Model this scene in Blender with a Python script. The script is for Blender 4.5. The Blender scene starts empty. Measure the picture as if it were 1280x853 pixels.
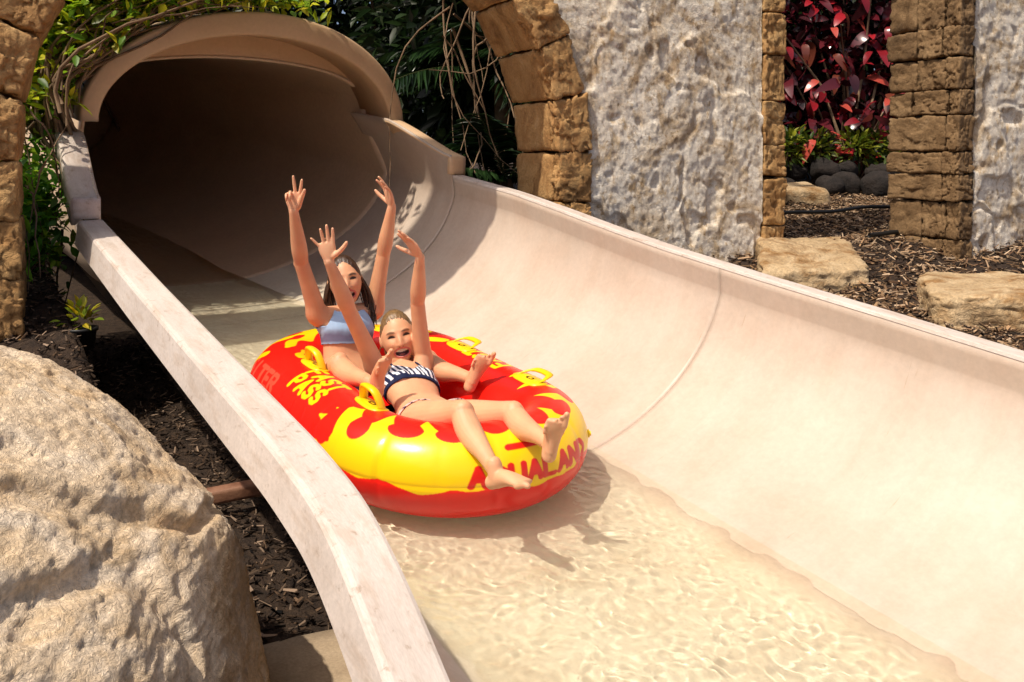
import bpy, math, random
import numpy as np
from mathutils import Vector, Matrix
random.seed(7)
RNG = np.random.default_rng(7)
SC = bpy.context.scene
COL = SC.collection
R = math.radians

# ------------------------------------------------------------------ camera, sky, sun, exposure
cam = bpy.data.cameras.new('camera')
cam.sensor_fit = 'HORIZONTAL'; cam.sensor_width = 36.0
cam.lens = 36.0 * 1163.2 / 1280.0
cam.shift_y = -(426.5 - 282.0) / 1280.0
cam.clip_start = 0.05; cam.clip_end = 400
camo = bpy.data.objects.new('camera', cam); COL.objects.link(camo)
camo.location = (0, 0, 0); camo.rotation_euler = (R(86), 0, 0)
SC.camera = camo

SUN_DIR = Vector((-0.36, -0.35, 0.866)).normalized()          # towards the sun
sun_el = math.asin(SUN_DIR.z); sun_az = math.atan2(SUN_DIR.x, SUN_DIR.y)
world = bpy.data.worlds.new('World'); SC.world = world; world.use_nodes = True
wn = world.node_tree; wn.nodes.clear()
sky = wn.nodes.new('ShaderNodeTexSky'); sky.sky_type = 'NISHITA'; sky.sun_disc = False
sky.sun_elevation = sun_el; sky.sun_rotation = sun_az; sky.dust_density = 4.0; sky.air_density = .55; sky.ozone_density = .2
bg = wn.nodes.new('ShaderNodeBackground'); bg.inputs['Strength'].default_value = 0.145
wo = wn.nodes.new('ShaderNodeOutputWorld')
wn.links.new(sky.outputs[0], bg.inputs[0]); wn.links.new(bg.outputs[0], wo.inputs[0])
sl = bpy.data.lights.new('sun', 'SUN'); sl.energy = 4.2; sl.angle = R(0.9); sl.color = (1.0, 0.90, 0.76)
so = bpy.data.objects.new('sun', sl); COL.objects.link(so)
so.rotation_euler = SUN_DIR.to_track_quat('Z', 'Y').to_euler(); so.location = SUN_DIR * 20
vs = SC.view_settings
vs.view_transform = 'Standard'; vs.look = 'None'; vs.gamma = 1.0; vs.exposure = 0.06
SC.cycles.use_denoising = True
SC.cycles.max_bounces = 8; SC.cycles.transparent_max_bounces = 12
SC.cycles.sample_clamp_indirect = 6.0

# ------------------------------------------------------------------ frames
AL, BE = R(56.8), R(6.27)
U = np.array([math.cos(AL)*math.cos(BE), -math.sin(AL)*math.cos(BE), -math.sin(BE)])   # down the slide
V = np.array([math.sin(AL), math.cos(AL), 0.0])                                        # across it, to the right wall
N = np.array([0, 0, 1.0]) - U*U[2]; N /= np.linalg.norm(N)
O = np.array([-.389, 3.843, -.905]) - N*.36
FRAME = Matrix(((U[0], V[0], N[0], O[0]), (U[1], V[1], N[1], O[1]), (U[2], V[2], N[2], O[2]), (0, 0, 0, 1)))
def L(s, t, h): return O + np.multiply.outer(s, U) + np.multiply.outer(t, V) + np.multiply.outer(h, N)
G = R(25)
WA = np.array([math.cos(G), math.sin(G), 0]); WN = np.array([math.sin(G), -math.cos(G), 0])

# ------------------------------------------------------------------ numpy noise
def _hash(i, j, k, seed):
    n = (i.astype(np.int64)*73856093) ^ (j.astype(np.int64)*19349663) ^ (k.astype(np.int64)*83492791) ^ (seed*2654435761)
    n = (n ^ (n >> 13)) * 1274126177
    n = n & 0x7fffffff
    n = ((n ^ (n >> 16)) * 69069 + 12345) & 0x7fffffff
    return (n & 0xffffff) / float(0xffffff)
def vnoise(P, seed=0):
    P = np.asarray(P, float); i = np.floor(P).astype(np.int64); f = P - i; f = f*f*f*(f*(f*6-15)+10)
    r = 0
    for dx in (0, 1):
        for dy in (0, 1):
            for dz in (0, 1):
                w = (f[..., 0] if dx else 1-f[..., 0])*(f[..., 1] if dy else 1-f[..., 1])*(f[..., 2] if dz else 1-f[..., 2])
                r = r + w*_hash(i[..., 0]+dx, i[..., 1]+dy, i[..., 2]+dz, seed)
    return r*2-1
def fbm(P, octaves=4, seed=0, gain=.5, lac=2.03):
    P = np.asarray(P, float); a, r, s = 1.0, 0, 0
    for o in range(octaves):
        r = r + a*vnoise(P, seed+o*17); s += a; a *= gain; P = P*lac + 3.7
    return r/s
def ridge(P, octaves=3, seed=0):
    P = np.asarray(P, float); a, r, s = 1.0, 0, 0
    for o in range(octaves):
        r = r + a*(1-np.abs(vnoise(P, seed+o*31))*2); s += a; a *= .5; P = P*2.1+1.3
    return r/s
def sstep(a, b, x):
    x = np.clip((np.asarray(x, float)-a)/(b-a), 0, 1); return x*x*(3-2*x)

# ------------------------------------------------------------------ mesh helpers
def mesh_np(name, Vv, F, smooth=True):
    Vv = np.ascontiguousarray(Vv, np.float32).reshape(-1, 3)
    me = bpy.data.meshes.new(name)
    Fs = F if isinstance(F, list) else [F]
    Fs = [np.ascontiguousarray(f, np.int32) for f in Fs if len(f)]
    nl = sum(f.size for f in Fs); nf = sum(len(f) for f in Fs)
    me.vertices.add(len(Vv)); me.vertices.foreach_set('co', Vv.ravel())
    me.loops.add(nl); me.loops.foreach_set('vertex_index', np.concatenate([f.ravel() for f in Fs]))
    me.polygons.add(nf)
    tot = np.concatenate([np.full(len(f), f.shape[1], np.int32) for f in Fs])
    me.polygons.foreach_set('loop_start', np.concatenate([[0], np.cumsum(tot)[:-1]]).astype(np.int32))
    me.polygons.foreach_set('loop_total', tot)
    me.polygons.foreach_set('use_smooth', np.full(nf, smooth, bool))
    me.update(calc_edges=True); me.validate()
    return me
def set_col(me, C, name='Col'):
    a = me.color_attributes.new(name, 'FLOAT_COLOR', 'POINT')
    C = np.asarray(C, np.float32)
    if C.shape[1] == 3: C = np.concatenate([C, np.ones((len(C), 1), np.float32)], 1)
    a.data.foreach_set('color', C.ravel())
def obj(name, me, mat=None, parent=None, mw=None):
    if not isinstance(me, bpy.types.Mesh): me = mesh_np(name, *me)
    o = bpy.data.objects.new(name, me); COL.objects.link(o)
    if mat is not None and len(me.materials) == 0: me.materials.append(mat)
    if parent is not None: o.parent = parent
    if mw is not None: o.matrix_world = mw
    return o
def thing(name, label, cat, loc=None, mw=None, group=None):
    o = bpy.data.objects.new(name, None); COL.objects.link(o); o.empty_display_size = .1
    if mw is not None: o.matrix_world = mw
    elif loc is not None: o.location = loc
    return tag(o, label, cat, group)
def tag(o, label=None, cat=None, group=None, kind=None):
    if label: o['label'] = label
    if cat: o['category'] = cat
    if group: o['group'] = group
    if kind: o['kind'] = kind
    return o
def grid_faces(nr, nc, cr=False, cc=False):
    i = np.arange(nr if cr else nr-1); j = np.arange(nc if cc else nc-1)
    I, J = np.meshgrid(i, j, indexing='ij')
    I2, J2 = (I+1) % nr, (J+1) % nc
    return np.stack([I*nc+J, I2*nc+J, I2*nc+J2, I*nc+J2], -1).reshape(-1, 4)
class MB:                                   # collects shapes of one part
    def __init__(self): self.v = []; self.q = []; self.t = []; self.n = 0
    def add(self, Vv, F):
        Vv = np.asarray(Vv, float).reshape(-1, 3); F = np.asarray(F)
        (self.q if F.shape[1] == 4 else self.t).append(F+self.n); self.v.append(Vv); self.n += len(Vv)
    def data(self):
        F = []
        if self.q: F.append(np.concatenate(self.q))
        if self.t: F.append(np.concatenate(self.t))
        return np.concatenate(self.v), F
def tube(path, rad, nc=8, cap=True, flat=None):
    """tapered tube along a polyline -> verts, quads"""
    P = np.asarray(path, float); n = len(P); rad = np.broadcast_to(np.asarray(rad, float), (n,))
    T = np.gradient(P, axis=0); T /= np.linalg.norm(T, axis=1)[:, None]+1e-12
    a = np.array([0, 0, 1.0]) if abs(T[0, 2]) < .9 else np.array([1.0, 0, 0])
    X = np.cross(T[0], a); X /= np.linalg.norm(X); Xs = []
    for k in range(n):
        X = X - T[k]*(X@T[k]); X /= np.linalg.norm(X); Xs.append(X)
    Xs = np.array(Xs); Ys = np.cross(T, Xs)
    an = np.linspace(0, 2*np.pi, nc, endpoint=False)
    ring = P[:, None]+rad[:, None, None]*(np.cos(an)[None, :, None]*Xs[:, None]+np.sin(an)[None, :, None]*Ys[:, None])
    Vv = ring.reshape(-1, 3); F = grid_faces(n, nc, False, True)
    if cap:
        m = len(Vv); Vv = np.concatenate([Vv, P[:1], P[-1:]])
        j = np.arange(nc); j2 = (j+1) % nc
        c1 = np.stack([np.full(nc, m), j2, j, np.full(nc, m)], -1); b = (n-1)*nc
        c2 = np.stack([np.full(nc, m+1), b+j, b+j2, np.full(nc, m+1)], -1)
        return Vv, (F, np.concatenate([c1, c2])[:, :3])
    return Vv, (F, None)
def add_tube(mb, path, rad, nc=8):
    Vv, (F, C) = tube(path, rad, nc); n0 = mb.n
    mb.v.append(Vv); mb.n += len(Vv); mb.q.append(F+n0); mb.t.append(C+n0)
def unit_box(n):
    """subdivided unit cube, welded: verts in [-1,1], quads"""
    idx = {}; Vv = []; F = []
    def vid(p):
        k = tuple(np.round(p, 6))
        if k not in idx: idx[k] = len(Vv); Vv.append(p)
        return idx[k]
    g = np.linspace(-1, 1, n+1)
    for ax in range(3):
        for sg in (-1, 1):
            b, c = (ax+1) % 3, (ax+2) % 3
            for i in range(n):
                for j in range(n):
                    q = []
                    for (ii, jj) in ((i, j), (i+1, j), (i+1, j+1), (i, j+1)):
                        p = [0, 0, 0]; p[ax] = sg; p[b] = g[ii]; p[c] = g[jj]; q.append(vid(tuple(p)))
                    F.append(q if sg > 0 else q[::-1])
    return np.array(Vv, float), np.array(F)
UB = {n: unit_box(n) for n in (1, 2, 4, 8, 12, 24)}
def stone(c8, n=8, rough=.012, rnd=.03, seed=0, freq=7.0, pit=0.0):
    """rounded rough block from 8 corners ordered by bits (a,b,c)"""
    B, F = UB[n]; c8 = np.asarray(c8, float)
    size = np.array([np.linalg.norm(c8[4]-c8[0]), np.linalg.norm(c8[2]-c8[0]), np.linalg.norm(c8[1]-c8[0])])
    half = size/2
    P = B*half
    inner = np.clip(P, -(half-rnd), half-rnd); d = P-inner
    ln = np.linalg.norm(d, axis=1)[:, None]
    Q = inner+np.where(ln > 1e-9, d/np.maximum(ln, 1e-9)*np.minimum(ln, rnd), 0)
    q = (Q/half+1)/2
    w = lambda a, b, c: ((q[:, 0] if a else 1-q[:, 0])*(q[:, 1] if b else 1-q[:, 1])*(q[:, 2] if c else 1-q[:, 2]))[:, None]
    X = sum(w(a, b, c)*c8[a*4+b*2+c] for a in (0, 1) for b in (0, 1) for c in (0, 1))
    nn = X-c8.mean(0); nn /= np.linalg.norm(nn, axis=1)[:, None]
    D = fbm(X*freq+seed*7.3, 4, seed)*rough*1.6
    if pit: D = D-pit*sstep(.45, .8, ridge(X*freq*1.6+seed, 2, seed+5))
    off = np.stack([fbm(X*freq*.5+k*11.7+seed*3.1, 2, seed+k) for k in range(3)], -1)*rough
    return X+nn*D[:, None]+off, F

# ------------------------------------------------------------------ materials
def new_mat(name):
    m = bpy.data.materials.new(name); m.use_nodes = True; nt = m.node_tree
    return m, nt, nt.nodes['Principled BSDF']
def nd(nt, t, **kw):
    n = nt.nodes.new(t)
    for k, v_ in kw.items():
        if k.startswith('i_'): n.inputs[k[2:].replace('_', ' ')].default_value = v_
        else: setattr(n, k, v_)
    return n
def ramp(nt, stops):
    r = nt.nodes.new('ShaderNodeValToRGB'); e = r.color_ramp.elements
    while len(e) < len(stops): e.new(.5)
    for k, (p, c) in enumerate(stops):
        e[k].position = p; e[k].color = (*c, 1) if len(c) == 3 else c
    return r
def mat_noise(name, stops, scale=5, detail=6, rough=.8, bump=.0, bscale=40, bdist=.01, coords='Object', dist=0.0, fine=None, voro=None, spec=.4, attr=None, stretch=None, streak=None):
    """base colour from a noise ramp, plus a fine speckle and bump"""
    m, nt, b = new_mat(name); lk = nt.links.new
    tc = nd(nt, 'ShaderNodeTexCoord'); src = tc.outputs[coords]
    if stretch:
        mp = nd(nt, 'ShaderNodeMapping'); mp.inputs['Scale'].default_value = stretch; lk(src, mp.inputs[0]); src = mp.outputs[0]
    n1 = nd(nt, 'ShaderNodeTexNoise', i_Scale=scale, i_Detail=detail, i_Roughness=.6, i_Distortion=dist); lk(src, n1.inputs['Vector'])
    r = ramp(nt, stops); lk(n1.outputs['Fac'], r.inputs[0]); col = r.outputs[0]
    if fine:
        n2 = nd(nt, 'ShaderNodeTexNoise', i_Scale=fine[0], i_Detail=3, i_Roughness=.7); lk(src, n2.inputs['Vector'])
        r2 = ramp(nt, [(.3, (1-fine[1],)*3), (.7, (1+fine[1]*.6,)*3)]); lk(n2.outputs['Fac'], r2.inputs[0])
        mx = nd(nt, 'ShaderNodeMix', data_type='RGBA', blend_type='MULTIPLY'); mx.inputs[0].default_value = 1
        lk(col, mx.inputs[6]); lk(r2.outputs[0], mx.inputs[7]); col = mx.outputs[2]
    for sc3, lo_, hi_, c_lo in (streak or []):
        mp = nd(nt, 'ShaderNodeMapping'); mp.inputs['Scale'].default_value = sc3; lk(tc.outputs[coords], mp.inputs[0])
        n2 = nd(nt, 'ShaderNodeTexNoise', i_Scale=1.0, i_Detail=7, i_Roughness=.62, i_Distortion=.3); lk(mp.outputs[0], n2.inputs['Vector'])
        r2 = ramp(nt, [(lo_, c_lo), (hi_, (1, 1, 1))]); lk(n2.outputs['Fac'], r2.inputs[0])
        mx = nd(nt, 'ShaderNodeMix', data_type='RGBA', blend_type='MULTIPLY'); mx.inputs[0].default_value = 1
        lk(col, mx.inputs[6]); lk(r2.outputs[0], mx.inputs[7]); col = mx.outputs[2]
    if attr:
        at = nd(nt, 'ShaderNodeAttribute', attribute_name=attr)
        mx = nd(nt, 'ShaderNodeMix', data_type='RGBA', blend_type='MULTIPLY'); mx.inputs[0].default_value = 1
        lk(col, mx.inputs[6]); lk(at.outputs['Color'], mx.inputs[7]); col = mx.outputs[2]
    lk(col, b.inputs['Base Color']); b.inputs['Roughness'].default_value = rough
    b.inputs['Specular IOR Level'].default_value = spec
    if bump:
        if voro:
            n3 = nd(nt, 'ShaderNodeTexVoronoi', i_Scale=bscale, feature='SMOOTH_F1'); out = n3.outputs['Distance']
        else:
            n3 = nd(nt, 'ShaderNodeTexNoise', i_Scale=bscale, i_Detail=5, i_Roughness=.65, i_Distortion=dist); out = n3.outputs['Fac']
        lk(src, n3.inputs['Vector'])
        bp = nd(nt, 'ShaderNodeBump', i_Strength=bump, i_Distance=bdist); lk(out, bp.inputs['Height']); lk(bp.outputs[0], b.inputs['Normal'])
    return m
def mat_attr(name, rough=.5, spec=.5, attr='Col', bump=0, bscale=60, bdist=.003, coat=0, sss=0, trans=0):
    m, nt, b = new_mat(name); lk = nt.links.new
    at = nd(nt, 'ShaderNodeAttribute', attribute_name=attr); lk(at.outputs['Color'], b.inputs['Base Color'])
    b.inputs['Roughness'].default_value = rough; b.inputs['Specular IOR Level'].default_value = spec
    if coat: b.inputs['Coat Weight'].default_value = coat; b.inputs['Coat Roughness'].default_value = .08
    if sss:
        b.inputs['Subsurface Weight'].default_value = sss; b.inputs['Subsurface Scale'].default_value = .012
        b.inputs['Subsurface Radius'].default_value = (1, .35, .2)
    if bump:
        tc = nd(nt, 'ShaderNodeTexCoord'); n3 = nd(nt, 'ShaderNodeTexNoise', i_Scale=bscale, i_Detail=4); lk(tc.outputs['Object'], n3.inputs['Vector'])
        bp = nd(nt, 'ShaderNodeBump', i_Strength=bump, i_Distance=bdist); lk(n3.outputs['Fac'], bp.inputs['Height']); lk(bp.outputs[0], b.inputs['Normal'])
    return m
def mat_leaf(name, hues, rough=.45, transl=.35):
    """leaf: colour per leaf from the mesh attribute, light passing through"""
    m, nt, b = new_mat(name); lk = nt.links.new
    at = nd(nt, 'ShaderNodeAttribute', attribute_name='Col'); lk(at.outputs['Color'], b.inputs['Base Color'])
    b.inputs['Roughness'].default_value = rough
    tr = nd(nt, 'ShaderNodeBsdfTranslucent'); lk(at.outputs['Color'], tr.inputs['Color'])
    mx = nd(nt, 'ShaderNodeMixShader'); mx.inputs[0].default_value = transl
    out = nt.nodes['Material Output']; lk(b.outputs[0], mx.inputs[1]); lk(tr.outputs[0], mx.inputs[2]); lk(mx.outputs[0], out.inputs['Surface'])
    return m
M = {}
M['slide'] = mat_noise('slide_fibreglass', [(.25, (.50, .405, .325)), (.55, (.565, .465, .38)), (.8, (.60, .50, .415))], scale=2.2, detail=8, rough=.42, bump=.12, bscale=90, bdist=.002, fine=(38, .07), spec=.35, attr='Col', streak=[((9, 1.6, 1.6), .36, .56, (.965, .945, .925)), ((2.2, 3.0, 3.0), .36, .56, (.97, .93, .905)), ((60, 5, 5), .27, .335, (.86, .80, .74))])
M['rim'] = mat_noise('rim_gelcoat', [(.25, (.52, .44, .38)), (.55, (.62, .54, .48)), (.8, (.68, .60, .54))], scale=3, detail=8, rough=.55, bump=.2, bscale=120, bdist=.002, fine=(55, .12), spec=.3, stretch=(1, 5, 1), streak=[((5, 22, 22), .36, .5, (.88, .83, .78)), ((30, 30, 30), .30, .40, (.72, .66, .6))])
M['hood'] = mat_noise('hood_gelcoat', [(.25, (.62, .41, .23)), (.6, (.70, .48, .29)), (.85, (.74, .53, .34))], scale=1.6, detail=6, rough=.45, bump=.1, bscale=80, bdist=.002, fine=(40, .06))
M['tunnel'] = mat_noise('tunnel_fibreglass', [(.3, (.62, .45, .30)), (.7, (.68, .51, .35))], scale=1.5, detail=6, rough=.4, fine=(30, .1))
M['plaster'] = mat_noise('old_plaster', [(.29, (.36, .24, .13)), (.40, (.62, .49, .34)), (.5, (.86, .76, .62)), (.72, (.94, .87, .75))], scale=2.6, detail=13, rough=.9, bump=.9, bscale=42, bdist=.014, dist=2.2, fine=(60, .25), streak=[((13, 13, 9), .36, .47, (.74, .64, .50)), ((34, 34, 26), .34, .43, (.66, .56, .44)), ((3.5, 3.5, 1.2), .36, .5, (.92, .87, .79))])
M['stone'] = mat_noise('sandstone', [(.25, (.14, .068, .022)), (.45, (.36, .19, .065)), (.62, (.47, .28, .11)), (.85, (.60, .42, .22))], scale=5, detail=9, rough=.85, bump=.8, bscale=22, bdist=.015, dist=1.0, fine=(70, .25))
M['stone_brown'] = mat_noise('brown_sandstone', [(.22, (.08, .045, .018)), (.45, (.18, .105, .045)), (.62, (.25, .155, .072)), (.85, (.36, .24, .13))], scale=5, detail=9, rough=.85, bump=.8, bscale=22, bdist=.015, dist=1.0, fine=(70, .25))
M['stone_pale'] = mat_noise('pale_sandstone', [(.26, (.28, .17, .08)), (.45, (.46, .32, .17)), (.7, (.60, .45, .27))], scale=5, detail=10, rough=.88, bump=1.0, bscale=20, bdist=.022, dist=1.2, fine=(60, .3), streak=[((5, 5, 9), .36, .5, (.6, .46, .3))])
M['boulder'] = mat_noise('limestone_boulder', [(.24, (.46, .28, .135)), (.4, (.66, .48, .29)), (.55, (.77, .61, .43)), (.8, (.86, .75, .61))], scale=3.4, detail=13, rough=.92, bump=1.0, bscale=46, bdist=.012, dist=2.0, fine=(90, .25))
M['mulch_ground'] = mat_noise('mulch_soil', [(.3, (.018, .010, .006)), (.6, (.055, .032, .018)), (.85, (.11, .07, .04))], scale=22, detail=8, rough=.95, bump=1, bscale=60, bdist=.03)
M['lava'] = mat_noise('lava_rock', [(.3, (.008, .006, .005)), (.7, (.026, .018, .014))], scale=8, rough=.9, bump=1, bscale=30, bdist=.02)
M['hose'] = mat_noise('black_hose', [(.4, (.008, .008, .008)), (.8, (.016, .016, .016))], rough=.5)
M['concrete'] = mat_noise('concrete', [(.3, (.34, .25, .16)), (.7, (.48, .37, .25))], scale=6, detail=9, rough=.9, bump=.4, bscale=60, bdist=.006, fine=(90, .2))
M['rust'] = mat_noise('rusty_steel', [(.3, (.13, .05, .025)), (.7, (.28, .14, .08))], scale=12, rough=.7, bump=.3, bscale=60)
M['attr'] = mat_attr('mulch_chip', rough=.9, spec=.2)
M['leaf'] = mat_leaf('leaf', None, transl=.5)
M['stem'] = mat_noise('dry_stem', [(.3, (.11, .065, .035)), (.6, (.26, .17, .10)), (.85, (.40, .29, .19))], scale=9, rough=.85)
M['palm'] = mat_leaf('palm_leaf', None, rough=.3, transl=.15)
# ------------------------------------------------------------------ ground
def slide_coords(X, Y, Z=0):
    D = np.stack([X-O[0], Y-O[1], Z-O[2]+0*X], -1); return D@U, D@V
def ground_z(X, Y):
    X = np.asarray(X, float); Y = np.asarray(Y, float)
    hu = np.array([math.cos(AL), -math.sin(AL)])
    s = ((X-O[0])*hu[0]+(Y-O[1])*hu[1])/math.cos(BE); t = (X-O[0])*V[0]+(Y-O[1])*V[1]
    zl = np.interp(Y, [1.5, 2.6, 3.4, 4.4, 5.0, 7, 12, 30], [-1.62, -1.58, -1.5, -.88, -.70, -.5, -.3, .2])
    zr = np.interp(Y, [2.0, 4.5, 5.8, 6.6, 10.5, 14, 30], [-1.05, -.89, -.80, -.60, -.42, -.2, .2])
    w = sstep(-.9, 1.42, t); z = zl*(1-w)+zr*w
    P = np.stack([X, Y, 0*X], -1)
    z = z+.025*fbm(P*2.1, 3, 3)+.012*fbm(P*9, 2, 4)
    trench = O[2]-s*math.sin(BE)-.24
    m = (1-sstep(1.36, 1.44, t))*sstep(-1.10, -.97, t)*(1-sstep(4.5, 6, s))*sstep(-9, -8, s)
    return np.where(m > 0, z*(1-m)+np.minimum(z, trench)*m, z)
gx = np.concatenate([np.linspace(-60, -6, 28)[:-1], np.arange(-6, 6, .05), np.linspace(6, 60, 28)])
gy = np.concatenate([np.linspace(-30, .5, 16)[:-1], np.arange(.5, 12.5, .05), np.linspace(12.5, 90, 30)])
GX, GY = np.meshgrid(gx, gy, indexing='ij')
g_ = obj('ground', mesh_np('ground', np.stack([GX, GY, ground_z(GX, GY)], -1).reshape(-1, 3), grid_faces(len(gx), len(gy))), M['mulch_ground'])
tag(g_, kind='structure')

# ------------------------------------------------------------------ water slide
HR = np.array([(-9, 1.0), (-2.75, .95), (-2.211, .934), (-1.407, .921), (-.903, .892), (-.466, .862), (-.025, .838), (.595, .822), (1.199, .812), (1.755, .80), (4.4, .75)])
HL = np.array([(-9, .8), (-2.371, .715), (-.803, .662), (.34, .635), (1.053, .622), (1.32, .608), (1.5, .588), (1.68, .54), (1.87, .455), (2.08, .345), (2.3, .26), (2.7, .20), (4.4, .18)])
TL = np.array([(-9, -.86), (1.05, -.86), (1.35, -.868), (1.52, -.885), (1.7, -.9), (1.9, -.91), (2.1, -.915), (4.4, -.92)])
def smooth_table(tb):
    xs = np.linspace(tb[0, 0], tb[-1, 0], 1400); ys = np.interp(xs, tb[:, 0], tb[:, 1])
    k = np.hanning(33); k /= k.sum(); yp = np.pad(ys, 16, mode='edge'); return xs, np.convolve(yp, k, 'valid')
_HR, _HL, _TL = smooth_table(HR), smooth_table(HL), smooth_table(TL)
hR = lambda s: np.interp(s, *_HR); hL = lambda s: np.interp(s, *_HL); tL = lambda s: np.interp(s, *_TL)
TR = 1.34
WATER_H = .058
T0s = lambda s: float(np.interp(s, [-3.6, -1.0], [-.42, .29]))
def inner_profile(s):
    """(t,h) from the left rim edge down across the floor and up to the right rim edge"""
    hl, hr, tl = float(hL(s)), float(hR(s)), float(tL(s)); T0 = T0s(s); FL = min(-.35, T0-.12)
    a = np.linspace(math.pi/2*.97, 0, 16); ll = min(.09, hl*.25)
    hw = hl-ll; tw = tl+.012
    left = [(tl, hl-.012), (tw, hw)]+[(FL+(tw-FL)*math.sin(x)/math.sin(a[0]), hw*(1-math.cos(x))/(1-math.cos(a[0]))) for x in a[1:]]
    b = np.linspace(0, math.pi/2*.93, 30); hw2 = hr-.135; tw2 = TR+.022
    right = [(T0+(tw2-T0)*math.sin(x)/math.sin(b[-1]), hw2*(1-math.cos(x))/(1-math.cos(b[-1]))) for x in b]
    fl = [(x, 0.0) for x in np.linspace(FL, T0, 9)[1:-1]]
    return np.array(left+fl+right+[(TR+.020, hw2+.012), (TR+.008, hr-.05), (TR, hr-.012)])
def sweep(ss, prof):
    Pv = np.array([[(s, t, h) for t, h in prof(s)] for s in ss]); return Pv.reshape(-1, 3), grid_faces(Pv.shape[0], Pv.shape[1])
slide = thing('water_slide', 'long pale beige fibreglass water slide coming out of an arched tunnel mouth', 'water slide', mw=FRAME)
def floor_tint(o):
    # floor strip yellower than the pink-beige walls, painted brighter for sunlight lost underwater
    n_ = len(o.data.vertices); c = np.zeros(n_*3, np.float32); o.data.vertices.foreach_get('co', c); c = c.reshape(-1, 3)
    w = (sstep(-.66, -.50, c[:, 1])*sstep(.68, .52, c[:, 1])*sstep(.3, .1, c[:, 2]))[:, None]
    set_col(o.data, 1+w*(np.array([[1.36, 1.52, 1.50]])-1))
def solidify(o, th, offset=-1):
    m = o.modifiers.new('thickness', 'SOLIDIFY'); m.thickness = th; m.offset = offset
for a, b in ((-2.15, .3496), (.3504, 4.4)):
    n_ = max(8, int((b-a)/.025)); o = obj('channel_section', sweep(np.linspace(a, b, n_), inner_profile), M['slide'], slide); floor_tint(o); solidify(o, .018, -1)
if True:
    a, b, n_ = -2.15, 4.4, 262      # rims: flange on top, skirt turned down on the outside
    def right_rim(s):
        h = float(hR(s)); return [(TR-.001, h-.014), (TR+.003, h-.003), (TR+.012, h), (TR+.085, h), (TR+.096, h-.004), (TR+.10, h-.014), (TR+.10, h-.09), (TR+.088, h-.09), (TR+.088, h-.02), (TR+.032, h-.02)]
    def left_rim(s):
        h, t = float(hL(s)), float(tL(s)); k = .135
        return [(t+.001, h-.014), (t-.003, h-.003), (t-.012, h), (t-.110, h-.004), (t-.122, h-.008), (t-.128, h-.018), (t-.146, h-k), (t-.134, h-k-.002), (t-.11, h-.03), (t-.02, h-.024)]
    for nm, pr in (('right_rim', right_rim), ('left_rim', left_rim)):
        ss = np.linspace(a, b, n_); Vv = np.array([[(s, t, h) for t, h in pr(s)] for s in ss]); c = Vv.shape[1]
        F = grid_faces(len(ss), c, False, True)
        cap = np.array([[0, k, k+1] for k in range(1, c-1)]); capb = cap[:, ::-1]+(len(ss)-1)*c
        obj(nm, mesh_np(nm, Vv.reshape(-1, 3), [F, np.concatenate([cap, capb])], smooth=False), M['rim'], slide)
# tunnel mouth: throat wall, two shoulders, hood ring, tunnel tube
TC, AW, HS, AH = .20, 1.0, 1.2, .585
def throat_profile(s):
    p = inner_profile(s)[1:-3].copy()
    up = sstep(-2.15, -2.75, s)
    hl = float(hL(s))+.12+.30*up; hr = float(hR(s))+.13+.18*up
    l_ = [(-.87+.0*k, hl-(hl-p[0, 1])*k) for k in np.linspace(0, 1, 8)[:-1]]
    r_ = [(p[-1, 0]+(1.315*(1-up)+1.105*up-p[-1, 0])*k**1.3, p[-1, 1]+(hr-p[-1, 1])*k) for k in np.linspace(0, 1, 10)[1:]]
    return np.array(l_+list(map(tuple, p))+r_)
ss = np.linspace(-3.36, -2.156, 44)
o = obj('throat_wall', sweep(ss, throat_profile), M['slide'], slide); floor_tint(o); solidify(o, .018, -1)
for side in (1, -1):
    ss = np.linspace(-2.75, -2.16, 30); rows = []
    for s in ss:
        p = throat_profile(s); t, h = p[-1] if side > 0 else p[0]
        w = .13 if side > 0 else .15
        q = [(0, -.012), (.006, 0), (w-.02, .0), (w-.006, -.006), (w, -.02), (w, -.15), (w-.02, -.15), (.02, -.03)]
        rows.append([(s, t+side*x, h+y) for x, y in q])
    Vv = np.array(rows); c = Vv.shape[1]; F = grid_faces(len(ss), c, False, True)
    cap = np.array([[0, k, k+1] for k in range(1, c-1)]); capb = cap[:, ::-1]+(len(ss)-1)*c
    o = obj('shoulder', mesh_np('shoulder', Vv.reshape(-1, 3), [F, np.concatenate([cap, capb])]), M['rim'] if side < 0 else M['hood'], slide)
    # end plate of the shoulder standing on the rim
    p = throat_profile(-2.16); t, h = p[-1] if side > 0 else p[0]
    h0 = float(hR(-2.16) if side > 0 else hL(-2.16)); w = .125 if side > 0 else .145
    c8 = [(a, t+side*(.0 if not b else w), (h0+.002 if not c_ else h-.002)) for a in (-2.19, -2.145) for b in (0, 1) for c_ in (0, 1)]
    obj('shoulder_end', stone(c8, 4, 0, .012), M['rim'] if side < 0 else M['hood'], slide)
def arch_pts(aw, ah, n=49, p=1.0, tc=TC, hs=HS):
    a = np.linspace(0, math.pi, n); return np.stack([tc+aw*np.cos(a)+.05*np.sin(a)**2, hs+ah*np.sin(a)**p], -1)
ro, ri = arch_pts(AW+.080, AH+.150), arch_pts(AW-.03, AH-.005)
rows = []
sF, sB = -2.78, -3.3
for k in range(49):
    o_, i_ = ro[k], ri[k]; d = (o_-i_)/np.linalg.norm(o_-i_)
    rows.append([(sF, *(i_+d*.02)), (sF, *(o_-d*.02)), (sF-.006, *(o_-d*.006)), (sF-.02, *o_), (sB, *o_), (sB, *i_), (sF-.02, *i_), (sF-.006, *(i_+d*.006))])
Vv = np.array(rows); F = grid_faces(49, 8, False, True)
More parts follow.
